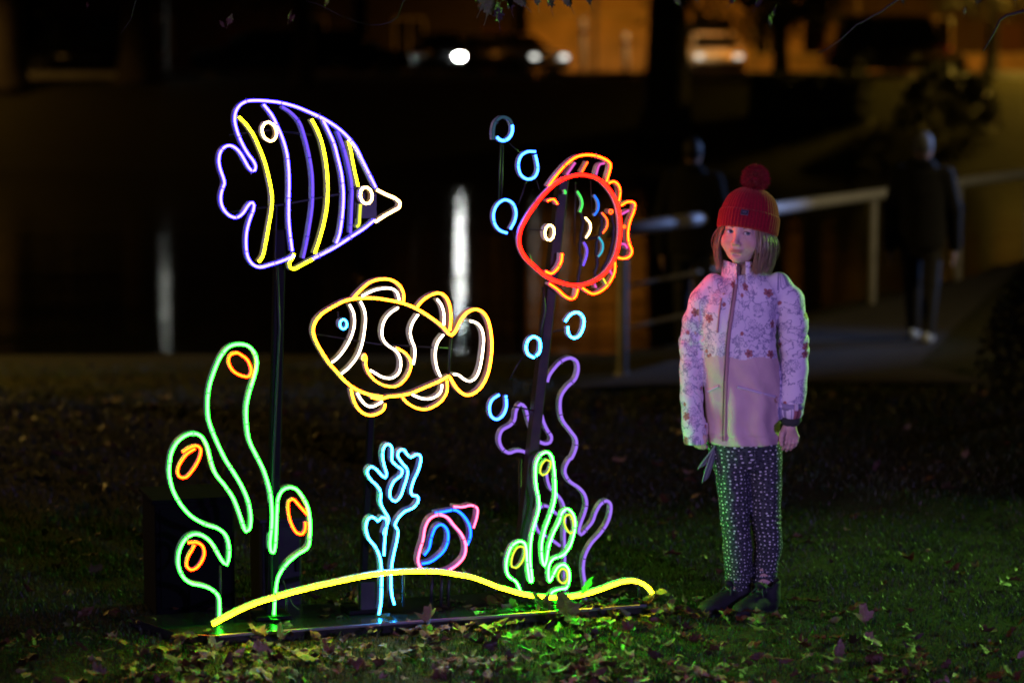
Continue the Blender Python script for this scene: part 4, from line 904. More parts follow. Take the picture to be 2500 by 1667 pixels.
# the grey gauzy cloth hanging at her side
def sash():
    for pts, wd in (([(1752, 1078), (1742, 1098), (1727, 1120), (1714, 1140)], (.012, .030, .040, .036)), ([(1750, 1080), (1740, 1110), (1730, 1145), (1720, 1176)], (.012, .026, .030, .022))):
        v = []; f = []; k = 9
        for (px, py), wv in zip(pts, wd):
            p = G(px, py, -.05)
            for i in range(k): t = i / (k - 1) - .5; v.append((p.x + t * wv, p.y + .006 * math.sin(t * 14 + py * .03) + t * .02, p.z + .5 * t * wv))
        for j in range(len(pts) - 1):
            for i in range(k - 1): f.append((j * k + i, j * k + i + 1, (j + 1) * k + i + 1, (j + 1) * k + i))
        me = pymesh("sash", v, f, mat("grey_gauze", (.20, .22, .21), .8)); o = link("sash", me, gp); s = o.modifiers.new("solid", 'SOLIDIFY'); s.thickness = .0012; s2 = o.modifiers.new("sub", 'SUBSURF'); s2.levels = 1; s2.render_levels = 1
sash()

# hat
WOOL = NT("red_ribbed_wool"); WOOL.l(WOOL.mix(WOOL.ramp(WOOL.noise(300, 3, WOOL.obj()), .3, .7), (.30, .008, .022, 1), (.18, .004, .014, 1)), WOOL.p.inputs['Base Color'])
WOOL.p.inputs['Roughness'].default_value = .95; WOOL.p.inputs['Specular IOR Level'].default_value = .1; WOOL.p.inputs['Sheen Weight'].default_value = .5; WOOL.p.inputs['Sheen Tint'].default_value = (1, .35, .2, 1); WOOL.bump(WOOL.noise(420, 2, WOOL.obj()), .5, .002); WOOL = WOOL.mat
HT = Matrix.Rotation(R(-15), 3, 'X')          # brim drops towards the back
def hat_part(prof, ribs, amp, name, parent, closed_top):
    n = ribs * 6; v = []; f = []
    for j, (r, z) in enumerate(prof):
        for i in range(n):
            a = 2 * math.pi * i / n; rr = r + amp * min(1, r * 12) * math.cos(ribs * a) + .0015 * mnoise.noise(Vector((math.cos(a) * 3, math.sin(a) * 3, z * 25)))
            q = HT @ Vector((rr * math.cos(a) * .935, rr * math.sin(a) * 1.06, z)); v.append(hp(q.x + .002, q.y + .009, q.z + .005))
    m = len(prof)
    for j in range(m - 1):
        for i in range(n): f.append((j * n + i, j * n + (i + 1) % n, (j + 1) * n + (i + 1) % n, (j + 1) * n + i))
    if closed_top: f.append(tuple((m - 1) * n + i for i in range(n)))
    return link(name, pymesh(name, v, f, WOOL), parent)
dome = [(.0985, .040), (.0965, .056), (.092, .072), (.086, .088), (.0765, .103), (.064, .115), (.048, .125), (.029, .131), (.008, .134)]
hat = hat_part(dome, 52, .0010, "hat", gp, True)
hat_part([(.090, -.006), (.0955, -.012), (.1010, -.010), (.1030, .0), (.1040, .015), (.1038, .030), (.1025, .044), (.0995, .050), (.094, .049)], 52, .0013, "cuff", hat, False)
def pompom():
    c = hp(.012, .012, .168); b = MB(); rnd = random.Random(5); v = []; f = []
    for i in range(6500):
        z = rnd.uniform(-1, 1); a = rnd.uniform(0, 2 * math.pi); s = math.sqrt(1 - z * z); d = Vector((s * math.cos(a), s * math.sin(a), z)); r = .048 * rnd.uniform(.84, 1.05)
        t = d.orthogonal().normalized(); t.rotate(Matrix.Rotation(rnd.uniform(0, 6.28), 3, d)); w_ = .0009; e = d * r + Vector((rnd.gauss(0, .003), rnd.gauss(0, .003), rnd.gauss(0, .003) - .002)); k = len(v)
        v += [c + d * .018 - t * w_, c + d * .018 + t * w_, c + (d * .018).lerp(e, .6) + t * w_, c + (d * .018).lerp(e, .6) - t * w_, c + e]; f += [(k, k + 1, k + 2, k + 3), (k + 3, k + 2, k + 4)]
    b.add(v, f); b.lathe([(.001, -.037), (.025, -.028), (.037, 0), (.025, .028), (.001, .037)], 14, 0, Matrix.Translation(c)); b.build("pompom", WOOL, hat, False)
pompom()
pb = MB(); q = [hp(*p) for p in [(.0, 0, 0)]]
def patch():
    # woven label on the dome, just above the cuff, towards the picture's right of the brow
    Cx = HT @ Vector((.004, -.1085, .036)); base = hp(Cx.x + .002 + .012, Cx.y + .009 - .0035, Cx.z + .005); nrm = (HM @ HT @ Vector((.12, -1, .12))).normalized(); up = (HM @ HT @ Vector((0, .0, 1))); up = (up - nrm * up.dot(nrm)).normalized(); rt = up.cross(nrm) * -1
    rt = nrm.cross(up) * -1
    def q(w_, h, x, z, lift, m, name, par):
        b = MB(); p = [base + rt * (x + sx * w_ / 2) + up * (z + sz * h / 2) + nrm * (lift - dd) for dd in (0, .0025) for sx, sz in ((-1, -1), (1, -1), (1, 1), (-1, 1))]
        b.add(p, [(0, 1, 2, 3), (7, 6, 5, 4), (0, 4, 5, 1), (1, 5, 6, 2), (2, 6, 7, 3), (3, 7, 4, 0)]); return b.build(name, m, par)
    dk = mat("navy_woven_label", (.010, .010, .022), .7); lt = mat("grey_thread", (.11, .11, .15), .7)
    o = q(.0235, .0165, 0, 0, .001, lt, "label_border", hat); q(.0215, .0145, 0, 0, .0016, dk, "label", o)
    for i in range(5): q(.0017, .0042, -.0055 + i * .0027, .0015, .0021, lt, "stitching", o)
    q(.013, .0006, 0, -.0035, .0021, lt, "stitching", o)
patch()
# hair
def hair():
    m = NT("light_brown_hair"); m.l(m.mix(m.attr("tint"), (.20, .12, .055, 1), (.46, .30, .15, 1)), m.p.inputs['Base Color']); m.p.inputs['Roughness'].default_value = .38; m.p.inputs['Specular IOR Level'].default_value = .7; m.p.inputs['Anisotropic'].default_value = .5; m.p.inputs['Sheen Weight'].default_value = .6
    rnd = random.Random(3); v = []; f = []; tint = []
    for s in range(2300):
        ph = R(rnd.uniform(46, 316)); 
        if s % 9 == 0: ph = R(rnd.uniform(38, 60))                        # loose locks over the cheek on the right
        # angle from the face (0 = straight ahead), positive to the picture's right
        sx = math.sin(ph); sy = -math.cos(ph); inner = rnd.uniform(.88, 1.02); sd = abs(math.sin(ph))
        z0 = .018 - .03 * (1 + sy) / 2; z1 = -.116 + rnd.gauss(0, .008) - .014 * (1 + sy) / 2; wob = rnd.uniform(0, 6); tn = rnd.random()
        P = []; fly = s % 55 == 7; inner = 1.10 if fly else inner; z1 = z1 + (.03 if fly else 0)
        for j in range(8):
            t = j / 7; z = z0 + (z1 - z0) * t; bulge = .081 + .014 * math.sin(math.pi * min(1, t * 1.05)) * (.55 + .45 * sd) + .007 * t
            r = bulge * inner + .0025 * math.sin(wob + t * 6); x = sx * r * 1.0; y = sy * r * 1.08 + .012
            if t > .75: x *= 1 - (t - .75) * .35 * (1 if inner < .93 else .2)
            P.append(hp(x, y, z))
        k = len(v); w_ = rnd.uniform(.0006, .0014); n = len(P); tw = rnd.uniform(-.6, .6)
        for j, p in enumerate(P):
            tg = (P[min(j + 1, n - 1)] - P[max(j - 1, 0)]).normalized(); out = (p - HC); out.z = 0; sd_ = tg.cross(out).normalized(); sd_.rotate(Matrix.Rotation(tw, 3, tg)); ww = w_ * (1 - .7 * (j / (n - 1)) ** 3); nn = tg.cross(sd_)
            v += [p - sd_ * ww, p + nn * ww * .5, p + sd_ * ww]; tint += [tn] * 3
        for j in range(n - 1):
            for a in (0, 1): f.append((k + j * 3 + a, k + j * 3 + a + 1, k + (j + 1) * 3 + a + 1, k + (j + 1) * 3 + a))
    me = pymesh("hair", v, f, m.mat); fattr(me, "tint", tint); link("hair", me, gp)
hair()

# ------------------------------------------------------------------ the bridge railing and the people on the path
GALV = mat("galvanised_steel", (.62, .62, .64), .45, (.5, .5, .52), 6, metal=.15)
POSTM = mat("grey_post_steel", (.34, .34, .36), .6, (.25, .25, .26), 6)  # plain grey, darker than the handrail
def railing():
    y0, y1 = 18.3, 46; e = empty("railing", (rail_x(y0), y0, -.55), 0, "long pale steel handrail beside the path over the pond", "railing")
    L = lambda y, z: Vector((rail_x(y) - rail_x(y0), y - y0, z))
    b = MB(); b.tube([L(y, 1.12) for y in np.linspace(y0, y1, 16)], .058, 10); b.build("handrail", GALV, e, True)
    ys = list(np.arange(y0 + .3, y1, 2.9))
    for y in ys:
        b = MB(); b.tube([L(y, -.6), L(y, 1.1)], .038, 8); b.box(L(y, .0), (.12, .12, .02)); b.build("post", POSTM, e, True)
    for z in (.35, .68):
        b = MB(); b.tube([L(y, z) for y in (y0 + .3, ys[1])], .016, 8); b.build("rail", POSTM, e, True)
railing()
def walker(px, Y, h, face, label, coat, hairc, shoec, legc, step, seed):
    gz = ground_z(at_depth(px, 850, Y).x, Y); p0 = at_depth(px, 850, Y); e = empty("person", (p0.x, Y, gz + .03), face, label, "person"); k = h / 1.75
    V = lambda x, y, z: (x * k, y * k, z * k)
    def part(name, m, fn, vox=.012):
        g = Grid((-.42 * k, -.5 * k, -.02), (.42 * k, .5 * k, 1.85 * k), vox); fn(g); v, f = g.mesh(); v = relax(v, f, 2, .5); return link(name, npmesh(name, v, f, m), e)
    sk = SKIN_FAR
    def body(g):
        g.chain([V(0, 0, 1.0), V(0, .02, 1.35), V(0, 0, 1.5)], [.10 * k, .09 * k, .05 * k], .03); g.ell(V(0, -.01, 1.63), (.075 * k, .095 * k, .115 * k), None, .03); g.ell(V(0, -.10, 1.61), (.014 * k, .022 * k, .02 * k), None, .012); g.ell(V(0, -.06, 1.56), (.045 * k, .05 * k, .045 * k), None, .02)
        for s in (-1, 1):
            g.chain([V(s * .09, 0, .95), V(s * .09, -s * step * .5, .5), V(s * .09, -s * step, .08)], [.075 * k, .055 * k, .035 * k], .02)
            hx = V(s * .25, s * step * .5 - .02, .80); g.chain([V(s * .18, 0, 1.42), V(s * .24, s * step * .2, 1.12), hx], [.045 * k, .037 * k, .027 * k], .015); g.ell((hx[0], hx[1], hx[2] - .07 * k), (.025 * k, .04 * k, .055 * k), None, .015)
            for q in range(4): g.cone((hx[0], hx[1] + (q - 1.5) * .018 * k, hx[2] - .10 * k), (hx[0] - s * .008, hx[1] + (q - 1.5) * .018 * k, hx[2] - .165 * k), .009, .008, .004)
            g.cone((hx[0], hx[1] - .03 * k, hx[2] - .05 * k), (hx[0], hx[1] - .055 * k, hx[2] - .11 * k), .010, .008, .004)
    part("body", sk, body, .009)
    def coatf(g):
        g.loft([(.78 * k, 0, 0, .20 * k, .15 * k), (1.0 * k, 0, 0, .20 * k, .15 * k), (1.25 * k, 0, 0, .20 * k, .15 * k), (1.42 * k, 0, .0, .20 * k, .12 * k), (1.50 * k, 0, .0, .09 * k, .08 * k)], .02)
        for s in (-1, 1): g.chain([V(s * .19, 0, 1.40), V(s * .255, s * step * .2, 1.12), V(s * .26, s * step * .5 - .02, .80)], [.075 * k, .068 * k, .055 * k], .03)
        g.ell(V(0, .05, 1.50), (.11 * k, .08 * k, .05 * k), None, .02)
    part("coat", coat, coatf)
    def trf(g):
        g.loft([(.72 * k, 0, 0, .16 * k, .12 * k), (.98 * k, 0, 0, .17 * k, .13 * k)], .02)
        for s in (-1, 1): g.chain([V(s * .09, 0, .92), V(s * .09, -s * step * .5 - .02, .5), V(s * .09, -s * step, .09)], [.095 * k, .075 * k, .055 * k], .02)
    part("trousers", legc, trf)
    def hairf(g): g.ell(V(0, .012, 1.655), (.083 * k, .098 * k, .105 * k), None, 0); g.ell(V(0, -.11, 1.60), (.07 * k, .07 * k, .085 * k), None, .01, True)
    part("hair", hairc, hairf, .008)
    for s in (-1, 1):
        g = Grid((-.1, -.25, -.01), (.1, .15, .16), .008); g.ell((0, -.08, .04), (.048, .10, .04), None, 0); g.ell((0, .02, .05), (.042, .07, .055), None, .03); g.cut_below(.0); v, f = g.mesh(); q = V(s * .09, -s * step, 0); link("shoe", npmesh("shoe", relax(v, f, 2), f, shoec), e, (q[0], q[1], 0))
SKIN_FAR = mat("skin_far", (.5, .32, .25), .55, (.45, .27, .21), 30)
DARKCOAT = mat("black_wool_coat", (.003, .003, .0035), .95, (.005, .005, .0055), 20)
walker(2246, 20.6, 1.78, R(160), "grey haired person in black coat and pale shoes walking by the handrail", DARKCOAT, mat("grey_hair", (.13, .14, .17), .7), mat("pale_trainers", (.55, .62, .7), .5), mat("black_trousers", (.012, .012, .014), .8), .16, 1)
walker(1688, 20.2, 1.74, R(165), "person in dark hooded coat standing by the handrail behind the girl", DARKCOAT, mat("dark_hair", (.02, .016, .012), .6), mat("dark_shoes", (.02, .02, .02), .6), mat("navy_trousers", (.012, .014, .022), .8), .05, 2)

# ------------------------------------------------------------------ far bank: cars, lamps, trees, houses
GLASS = mat("dark_car_glass", (.01, .012, .013), .06, spec=.8); RUB = mat("tyre_rubber", (.015, .015, .015), .8); RIMM = mat("alloy_rim", (.4, .4, .42), .35, metal=.8)
HLM = lamp_mat("headlight_lit", (85, 88, 82)); HLD = lamp_mat("headlight_dim", (1.9, 1.9, 1.7)); HLE = lamp_mat("sidelight", (1.1, 1.0, .8)); HLO = mat("headlight_off", (.6, .6, .6), .15); TLM = lamp_mat("tail_light_lit", (3.0, .06, .07)); TLO = mat("tail_light_off", (.2, .01, .01), .2); AMB = lamp_mat("amber_lamp", (1.9, .55, .12))
def car(px, Y, yaw, paint, label, van=False, head=None, tail=None, heads=None):
    p = at_depth(px, 150, Y); e = empty("parked_car", (p.x, Y, ground_z(p.x, Y) + .035), yaw, label, "car", "cars parked along the street beyond the pond")
    # local: length along X (front +X), width along Y
    Lh = 2.15; Wd = .87; top = 1.95 if van else 1.47
    low = [(-Lh, .35), (-Lh + .03, .75), (-Lh + .12, .92), (-1.2, .98), (.75, .98), (1.55, .86), (2.0, .76), (Lh, .55), (Lh - .03, .30), (1.75, .24), (-1.8, .24)]
    def slab(prof, wid0, wid1, zsplit, m, name, par, bev=.04):
        bm = bmesh.new(); vs = []
        for s in (-1, 1): vs.append([bm.verts.new((x, s * (wid0 + (wid1 - wid0) * min(1, max(0, (z - zsplit[0]) / (zsplit[1] - zsplit[0])))), z)) for x, z in prof])
        bm.faces.new(vs[0]); bm.faces.new(vs[1][::-1]); n = len(prof)
        for i in range(n): bm.faces.new((vs[0][i], vs[1][i], vs[1][(i + 1) % n], vs[0][(i + 1) % n]))
        bmesh.ops.recalc_face_normals(bm, faces=bm.faces[:]); bmesh.ops.bevel(bm, geom=bm.edges[:], offset=bev, segments=2, affect='EDGES'); me = bpy.data.meshes.new(name); bm.to_mesh(me); bm.free(); me.materials.append(m); me.polygons.foreach_set("use_smooth", [True] * len(me.polygons)); return link(name, me, par)
    body = slab(low, Wd, Wd - .03, (.3, 1), paint, "body", e)
    cab = [(-2.0, .95), (-1.85, top - .12), (-1.55, top), (.2 if not van else .7, top), (.55 if not van else 1.05, top - .1), (1.15 if not van else 1.6, .95)]
    slab(cab, Wd - .06, Wd - .24 if not van else Wd - .12, (.95, top), paint, "cabin", e)
    def pane(name, quad): b = MB(); b.add(quad + [(x * .98, y * .96, z) for x, y, z in quad], [(0, 1, 2, 3), (7, 6, 5, 4), (0, 4, 5, 1), (1, 5, 6, 2), (2, 6, 7, 3), (3, 7, 4, 0)]); b.build(name, GLASS, e)
    wt = Wd - .22 if not van else Wd - .11; xt = .56 if not van else 1.06; xb = 1.13 if not van else 1.58
    pane("windscreen", [(xb + .02, -wt - .06, 1.0), (xb + .02, wt + .06, 1.0), (xt + .04, wt - .03, top - .11), (xt + .04, -wt + .03, top - .11)])
    pane("rear_window", [(-2.015, wt, 1.05), (-2.015, -wt, 1.05), (-1.9, -wt + .06, top - .16), (-1.9, wt - .06, top - .16)])
    for s in (-1, 1):
        ys = (Wd - .055) * s; yt = (wt + .0) * s
        for x0, x1, x2, x3 in ((-1.85, -.75, -.75, -1.65), (-.65, .95 if not van else 1.35, .35 if not van else .95, -.65)):
            pane("window", [(x0, ys * 1.005, 1.0), (x1, ys * 1.005, 1.0), (x2, yt * 1.03, top - .13), (x3, yt * 1.03, top - .13)])
        for x in (-1.3, 1.32):
            b = MB(); M = Matrix.Translation((x, s * (Wd - .08), .32)) @ Matrix.Rotation(R(90), 4, 'X'); b.lathe([(.2, -.1), (.30, -.1), (.325, -.06), (.325, .06), (.30, .1), (.2, .1)], 20, 0, M); wh = b.build("wheel", RUB, e, True)
            b = MB(); b.lathe([(.05, -.09), (.21, -.105), (.21, .105), (.05, .09)], 14, 0, M); b.build("rim", RIMM, wh, True)
        b = MB(); b.box((Lh - .10, s * .62, .66), (.16, .27, .15), 0, 0, .05); b.build("headlight", (heads[0 if s < 0 else 1] if heads else head) or HLO, e)
        b = MB(); b.box((-Lh + .03, s * .70, .80), (.12, .18, .26), 0, 0, .04); b.build("tail_light", tail or TLO, e)
        b = MB(); b.box((.75, s * (Wd + .08), 1.02), (.12, .16, .12), 0, 0, .03); b.build("wing_mirror", paint, e)
    b = MB(); b.box((Lh - .01, 0, .42), (.06, 1.5, .18), 0, 0, .03); b.build("bumper", mat("black_bumper", (.02, .02, .02), .6), e)
    return e
PB = mat("black_car_paint", (.010, .010, .012), .22); PS = mat("silver_car_paint", (.34, .34, .35), .28, metal=.6); PBE = mat("beige_car_paint", (.62, .52, .40), .3); PG = mat("dark_grey_car_paint", (.035, .037, .04), .25); PW = mat("white_car_paint", (.62, .62, .60), .3)
car(840, 75.6, R(0), PB, "black car parked side on just left of the bright headlight", False)
car(1074, 79.5, R(-88), PG, "dark grey car facing the pond with bright white headlights", False, None, None, (None, HLM))
car(1245, 80.5, R(-52), PS, "silver car with small lit headlights left of the orange lit wall", False, HLD)
car(1742, 79.5, R(-90), PBE, "beige car facing the pond right of the thick tree trunk", False, HLE)
car(2180, 76.4, R(4), PG, "dark grey car under the trees with a red tail light", True, None, None)
car(215, 75.6, R(180), PB, "black van parked far left along the dark street", True)
car(640, 76.2, R(180), PG, "dark grey car parked second from the left along the street", False)
e = car(1712, 84.5, R(90), PB, "black car with a lit red tail light behind the beige car", True, None, TLM)
e = car(2236, 83, R(90), PB, "black car with red tail lights at the far right of the street", False, None, TLM)

LAMPM = lamp_mat("sodium_lamp_glow", (40, 14, 1.6)); LAMPW = lamp_mat("white_lamp_glow", (16, 17, 15)); POLE = mat("grey_lamp_post", (.06, .06, .06), .5)
def lamp(x, y, h, col, power, label, glow, arm=-1.2, cone=150, tilt=0, blend=.4):
    e = empty("street_lamp", (x, y, ground_z(x, y)), 0, label, "street lamp", "street lamps beyond the pond")
    b = MB(); b.tube([(0, 0, -.2), (0, 0, .3), (0, 0, .32), (0, 0, h - .4), (0, arm * .25, h - .06), (0, arm, h)], [.11, .11, .07, .05, .045, .035], 10); b.build("pole", POLE, e, True)
    b = MB(); b.box((0, arm * 1.15, h + .03), (.26, .7, .14), 0, 0, .05); b.build("lamp_head", POLE, e)
    b = MB(); b.box((0, arm * 1.15, h - .06), (.20, .5, .07), 0, 0, .03); b.build("lamp_glass", glow, e)
    l = bpy.data.lights.new("lamp_light", 'SPOT'); l.color = col; l.energy = power; l.shadow_soft_size = .2; l.spot_size = R(cone); l.spot_blend = blend
    o = bpy.data.objects.new("lamp_light", l); C.objects.link(o); o.parent = e; o.location = (0, arm * 1.15, h - .12); o.rotation_euler = (R(tilt), 0, 0)
SOD = (1, .34, .02)
lamp(2.8, 82, 7, SOD, 1750, "sodium street lamp over the orange lit stretch of road", LAMPM, 1.2, 110, 38, 1)
lamp(11.0, 77.5, 7.5, SOD, 3000, "sodium street lamp whose dark pole stands right of the hedge", LAMPM, 1.2, 125, 28)
lamp(-11.2, 79, 3.2, (.9, 1, .95), 20, "white street lamp above the far left of the street", LAMPW)
lamp(-5.4, 82, 7, SOD, 230, "weak sodium street lamp behind the parked cars", LAMPM, 1.2, 110, 38, 1)
lamp(20.5, 79, 7, SOD, 2800, "sodium street lamp at the far right of the street", LAMPM, 1.2, 150, 8)
lamp(4.95, 75, 5.6, (1, .62, .25), 900, "added lamp hidden behind the huge trunk to light the beige car", LAMPM, .8, 70, 42)  # added, pole out of sight, to brighten the front of the beige car
lamp(8.6, 17.5, 5.0, (1, .80, .40), 820, "added park lamp out of view on the lawn to the right of the path", LAMPM, .5, 132, 32, .5)  # unseen lamp put in to light the lawn beside the path
lamp(17.8, 71.8, 5.0, (1, .62, .08), 3600, "added park lamp out of view at the top of the far bank on the right", LAMPM, .5, 165)  # added beyond the frame edge to lift the right of the far bank
lamp(-18, 66, 5.0, (1, .52, .10), 650, "added park lamp out of view at the foot of the far bank on the left", LAMPM, .5, 165)  # unseen addition that keeps the left bank from going black
lamp(-7.0, 17.2, 4.6, (1, .62, .12), 1100, "added park lamp out of view on the near bank left of the pond", LAMPM, .5, 165)  # added out of view to lift the lawn behind the sculptures

BARK = mat("tree_bark", (.035, .027, .02), .9, (.06, .048, .036), 5, bump=.7, bscale=14, bdist=.05)
def leafmat(n, a, b): return mat(n, a, .55, b, 1.5)
LF = [leafmat("dark_foliage", (.030, .042, .014), (.05, .055, .018)), leafmat("autumn_foliage", (.09, .05, .015), (.05, .05, .015))]
def tree(x, y, r, h, crown_z, crown_r, label, lm, seed, n=3500, cx=0):
    rnd = random.Random(seed); e = empty("tree", (x, y, ground_z(x, y) - .1), 0, label, "tree", "big park trees beyond the pond")
    b = MB(); top = crown_z + crown_r * .3
    b.tube([(0, 0, 0), (0, 0, .25), (.0, 0, .9), (.03, 0, h * .5), (.05, 0, top)], [r * 1.7, r * 1.25, r, r * .85, r * .4], 14)
    tips = []
    for i in range(9):
        a = rnd.uniform(0, 6.28); z0 = rnd.uniform(h * .45, top); d = Vector((math.cos(a), math.sin(a), rnd.uniform(.1, .8))); l = crown_r * rnd.uniform(.5, .95); p0 = Vector((.04, 0, z0)); P = [p0, p0 + d * l * .4 + Vector((0, 0, .1)), p0 + d * l]; b.tube(P, [r * .38, r * .22, r * .06], 7); tips += [P[1], P[2]]
    b.build("trunk", BARK, e, True)
    v = []; f = []
    cl = [Vector((rnd.gauss(cx, .45), rnd.gauss(0, .45), rnd.gauss(0, .38))) * crown_r + Vector((0, 0, crown_z + crown_r * .35)) for _ in range(26)] + tips
    for i in range(n):
        c = rnd.choice(cl) + Vector((rnd.gauss(0, 1), rnd.gauss(0, 1), rnd.gauss(0, .8))) * crown_r * .17; s = rnd.uniform(.09, .2); u = Vector((rnd.gauss(0, 1), rnd.gauss(0, 1), rnd.gauss(0, 1))).normalized(); w_ = u.orthogonal().normalized(); k = len(v)
        v += [c - u * s, c + w_ * s * .5, c + u * s, c - w_ * s * .5]; f.append((k, k + 1, k + 2, k + 3))
    b = MB(); b.add(v, f); b.build("crown", lm, e)
TX = lambda px, Y: at_depth(px, 190, Y).x
tree(TX(1628, 66), 66, .62, 7, 6.0, 4.2, "huge dark trunk in front of the orange lit street", LF[0], 1)
tree(TX(1905, 73), 73, .22, 3.6, 2.55, 2.1, "low spreading tree right of the beige car", LF[0], 2, 4200)
tree(TX(740, 71), 71, .30, 5, 4.6, 3.0, "dark tree left of the black car with bare lower trunk", LF[1], 3)
tree(TX(340, 71.5), 71.5, .55, 6, 5.0, 3.5, "broad dark tree on the far left of the bank", LF[1], 4)
tree(TX(2420, 74), 74, .20, 4.2, 3.6, 2.2, "slim tree at the far right edge of the bank", LF[1], 5)
tree(TX(20, 70), 70, .5, 6, 5.0, 3.4, "tree at the left edge beyond the pond", LF[0], 6)
def bush(x, y, rx, rz, label, seed, cone=False, name="bush"):
    rnd = random.Random(seed); z = ground_z(x, y); e = empty(name, (x, y, z - .05), 0, label, "bush"); v = []; f = []; b0 = MB()
    for i in range(7): a = rnd.uniform(0, 6.28); b0.tube([(0, 0, 0), (math.cos(a) * rx * .4, math.sin(a) * rx * .4, rz * .8)], [.03, .01], 5)
    b0.build("stem", BARK, e)
    for i in range(2200):
        t = rnd.random() ** .8; a = rnd.uniform(0, 6.28); rr = rx * (1 - t if cone else math.sqrt(max(0, 1 - t * t))) * rnd.uniform(.55, 1.05); c = Vector((math.cos(a) * rr, math.sin(a) * rr, t * rz)); s = rnd.uniform(.05, .12) * max(.4, rx); u = Vector((rnd.gauss(0, 1), rnd.gauss(0, 1), rnd.gauss(0, 1))).normalized(); w_ = u.orthogonal().normalized(); k = len(v)
        v += [c - u * s, c + w_ * s * .5, c + u * s, c - w_ * s * .5]; f.append((k, k + 1, k + 2, k + 3))
    b = MB(); b.add(v, f); b.build("foliage", LF[0], e)
def gy(px, py):   # where a pixel meets the far bank
    d = ray(px, py)
    for Y in np.arange(55, 90, .25):
        p = CAM + d * (Y / d.y)
        if p.z < ground_z(p.x, Y): return p.x, Y
    return at_depth(px, py, 73).x, 73
x, y = gy(2310, 322); bush(x, y, 1.45, 1.75, "broad dome shaped dark bush at the right of the far bank", 11)
x, y = gy(2405, 322); bush(x, y, .45, 2.2, "narrow pointed bush beside the broad dark bush", 12, True)
e = empty("hedge", (*gy(1975, 300), 0), 0, "low clipped hedge block standing before the orange road", "hedge"); e.location.z = ground_z(e.location.x, e.location.y)
rnd = random.Random(9); v = []; f = []
for i in range(5000):
    c = Vector((rnd.uniform(-1.6, 1.6), rnd.uniform(-.5, .5), rnd.uniform(0, 1.28)));
    if rnd.random() < .7:
        ax = rnd.choice((0, 1, 2)); c[ax] = (1.6, .5, 1.28)[ax] * (1 if ax == 2 or rnd.random() < .5 else -1)
    s = rnd.uniform(.05, .11); u = Vector((rnd.gauss(0, 1), rnd.gauss(0, 1), rnd.gauss(0, 1))).normalized(); w_ = u.orthogonal().normalized(); k = len(v); v += [c - u * s, c + w_ * s * .5, c + u * s, c - w_ * s * .5]; f.append((k, k + 1, k + 2, k + 3))
b = MB(); b.add(v, f); b.build("foliage", LF[0], e); b = MB(); b.box((0, 0, .6), (2.9, .7, 1.2), 0, 0, .1); b.build("inner_twigs", BARK, e)
# dark rounded shrub at the right edge of the lawn, closer by
bush(at_depth(2500, 900, 15.2).x + .06, 15.2, .36, .86, "dark rounded shrub cut off by the right edge of the lawn", 13)
# white posts along the lit road
def bollard(px, y, h, label):
    x = TX(px, y); e = empty("white_post", (x, y, ground_z(x, y)), 0, label, "post", "white posts along the lit street"); b = MB(); b.lathe([(.10, 0), (.10, h - .1), (.09, h - .03), (.04, h)], 14); b.build("shaft", mat("white_post_paint", (.75, .74, .72), .4), e, True); b = MB(); b.lathe([(.105, h * .72), (.105, h * .82)], 14); b.build("band", mat("dark_band", (.1, .02, .02), .4), e, True)
bollard(1424, 81, 2.0, "taller white post in the orange lit street"); bollard(1528, 80, 1.5, "shorter white post close to the thick tree trunk")
# houses behind the street
def house(x0, x1, y, h, wallc, label, seed, lit=()):
    rnd = random.Random(seed); W = x1 - x0; z = ground_z((x0 + x1) / 2, y); e = empty("house", ((x0 + x1) / 2, y, z), 0, label, "house"); D = 8
    wm = mat("rendered_wall", wallc, .85, tuple(q * .8 for q in wallc), 1.2, bump=.2); b = MB(); b.box((0, D / 2, h / 2), (W, D, h)); b.build("wall", wm, e)
    b = MB(); b.add([(-W / 2 - .3, -.4, h), (W / 2 + .3, -.4, h), (W / 2 + .3, D + .4, h), (-W / 2 - .3, D + .4, h), (-W / 2 + 1, D / 2, h + 3), (W / 2 - 1, D / 2, h + 3)], [(0, 1, 5, 4), (1, 2, 5), (2, 3, 4, 5), (3, 0, 4), (0, 3, 2, 1)]); rf = b.build("roof", mat("slate_roof", (.05, .05, .055), .7), e)
    b = MB(); b.box((W * .25, D / 2, h + 2.9), (.8, .8, 1.4)); b.build("chimney", wm, rf)
    fr = mat("window_frame_paint", (.5, .5, .48), .5); n = max(2, int(W / 2.6))
    for k in range(int(h / 2.9)):
        for i in range(n):
            x = -W / 2 + (i + .5) * W / n; zc = 1.6 + k * 2.8
            if k == 0 and i == n // 2:
                b = MB(); b.box((x, -.03, 1.05), (1.0, .06, 2.1)); d = b.build("door", mat("door_paint", (.06, .02, .02), .5), e); b = MB(); b.box((x + .38, -.08, 1.0), (.05, .05, .14)); b.build("handle", RIMM, d); continue
            b = MB(); b.box((x, -.03, zc + .72), (1.2, .06, .08)); b.box((x, -.03, zc - .72), (1.2, .06, .08)); b.box((x - .57, -.03, zc), (.07, .06, 1.36)); b.box((x + .57, -.03, zc), (.07, .06, 1.36)); b.box((x, -.025, zc), (.05, .04, 1.36)); wn = b.build("window", fr, e)
            b = MB(); b.box((x, -.006, zc), (1.08, .012, 1.36)); b.build("pane", GLASS, wn)
    return e
house(-34, -19, 93, 6, (.05, .045, .04), "dark terraced house at the far left of the street", 1)  # near-black wall colours here keep the unlit side of the street dark
house(-18, -6.2, 93, 6, (.05, .04, .035), "dark house behind the black parked car", 2)
house(-5.6, 1.0, 94, 6, (.05, .045, .04), "narrow house behind the car headlights", 3)
house(.6, 11, 92, 6, (.42, .34, .26), "pale rendered house glowing orange under the street lamp", 4)
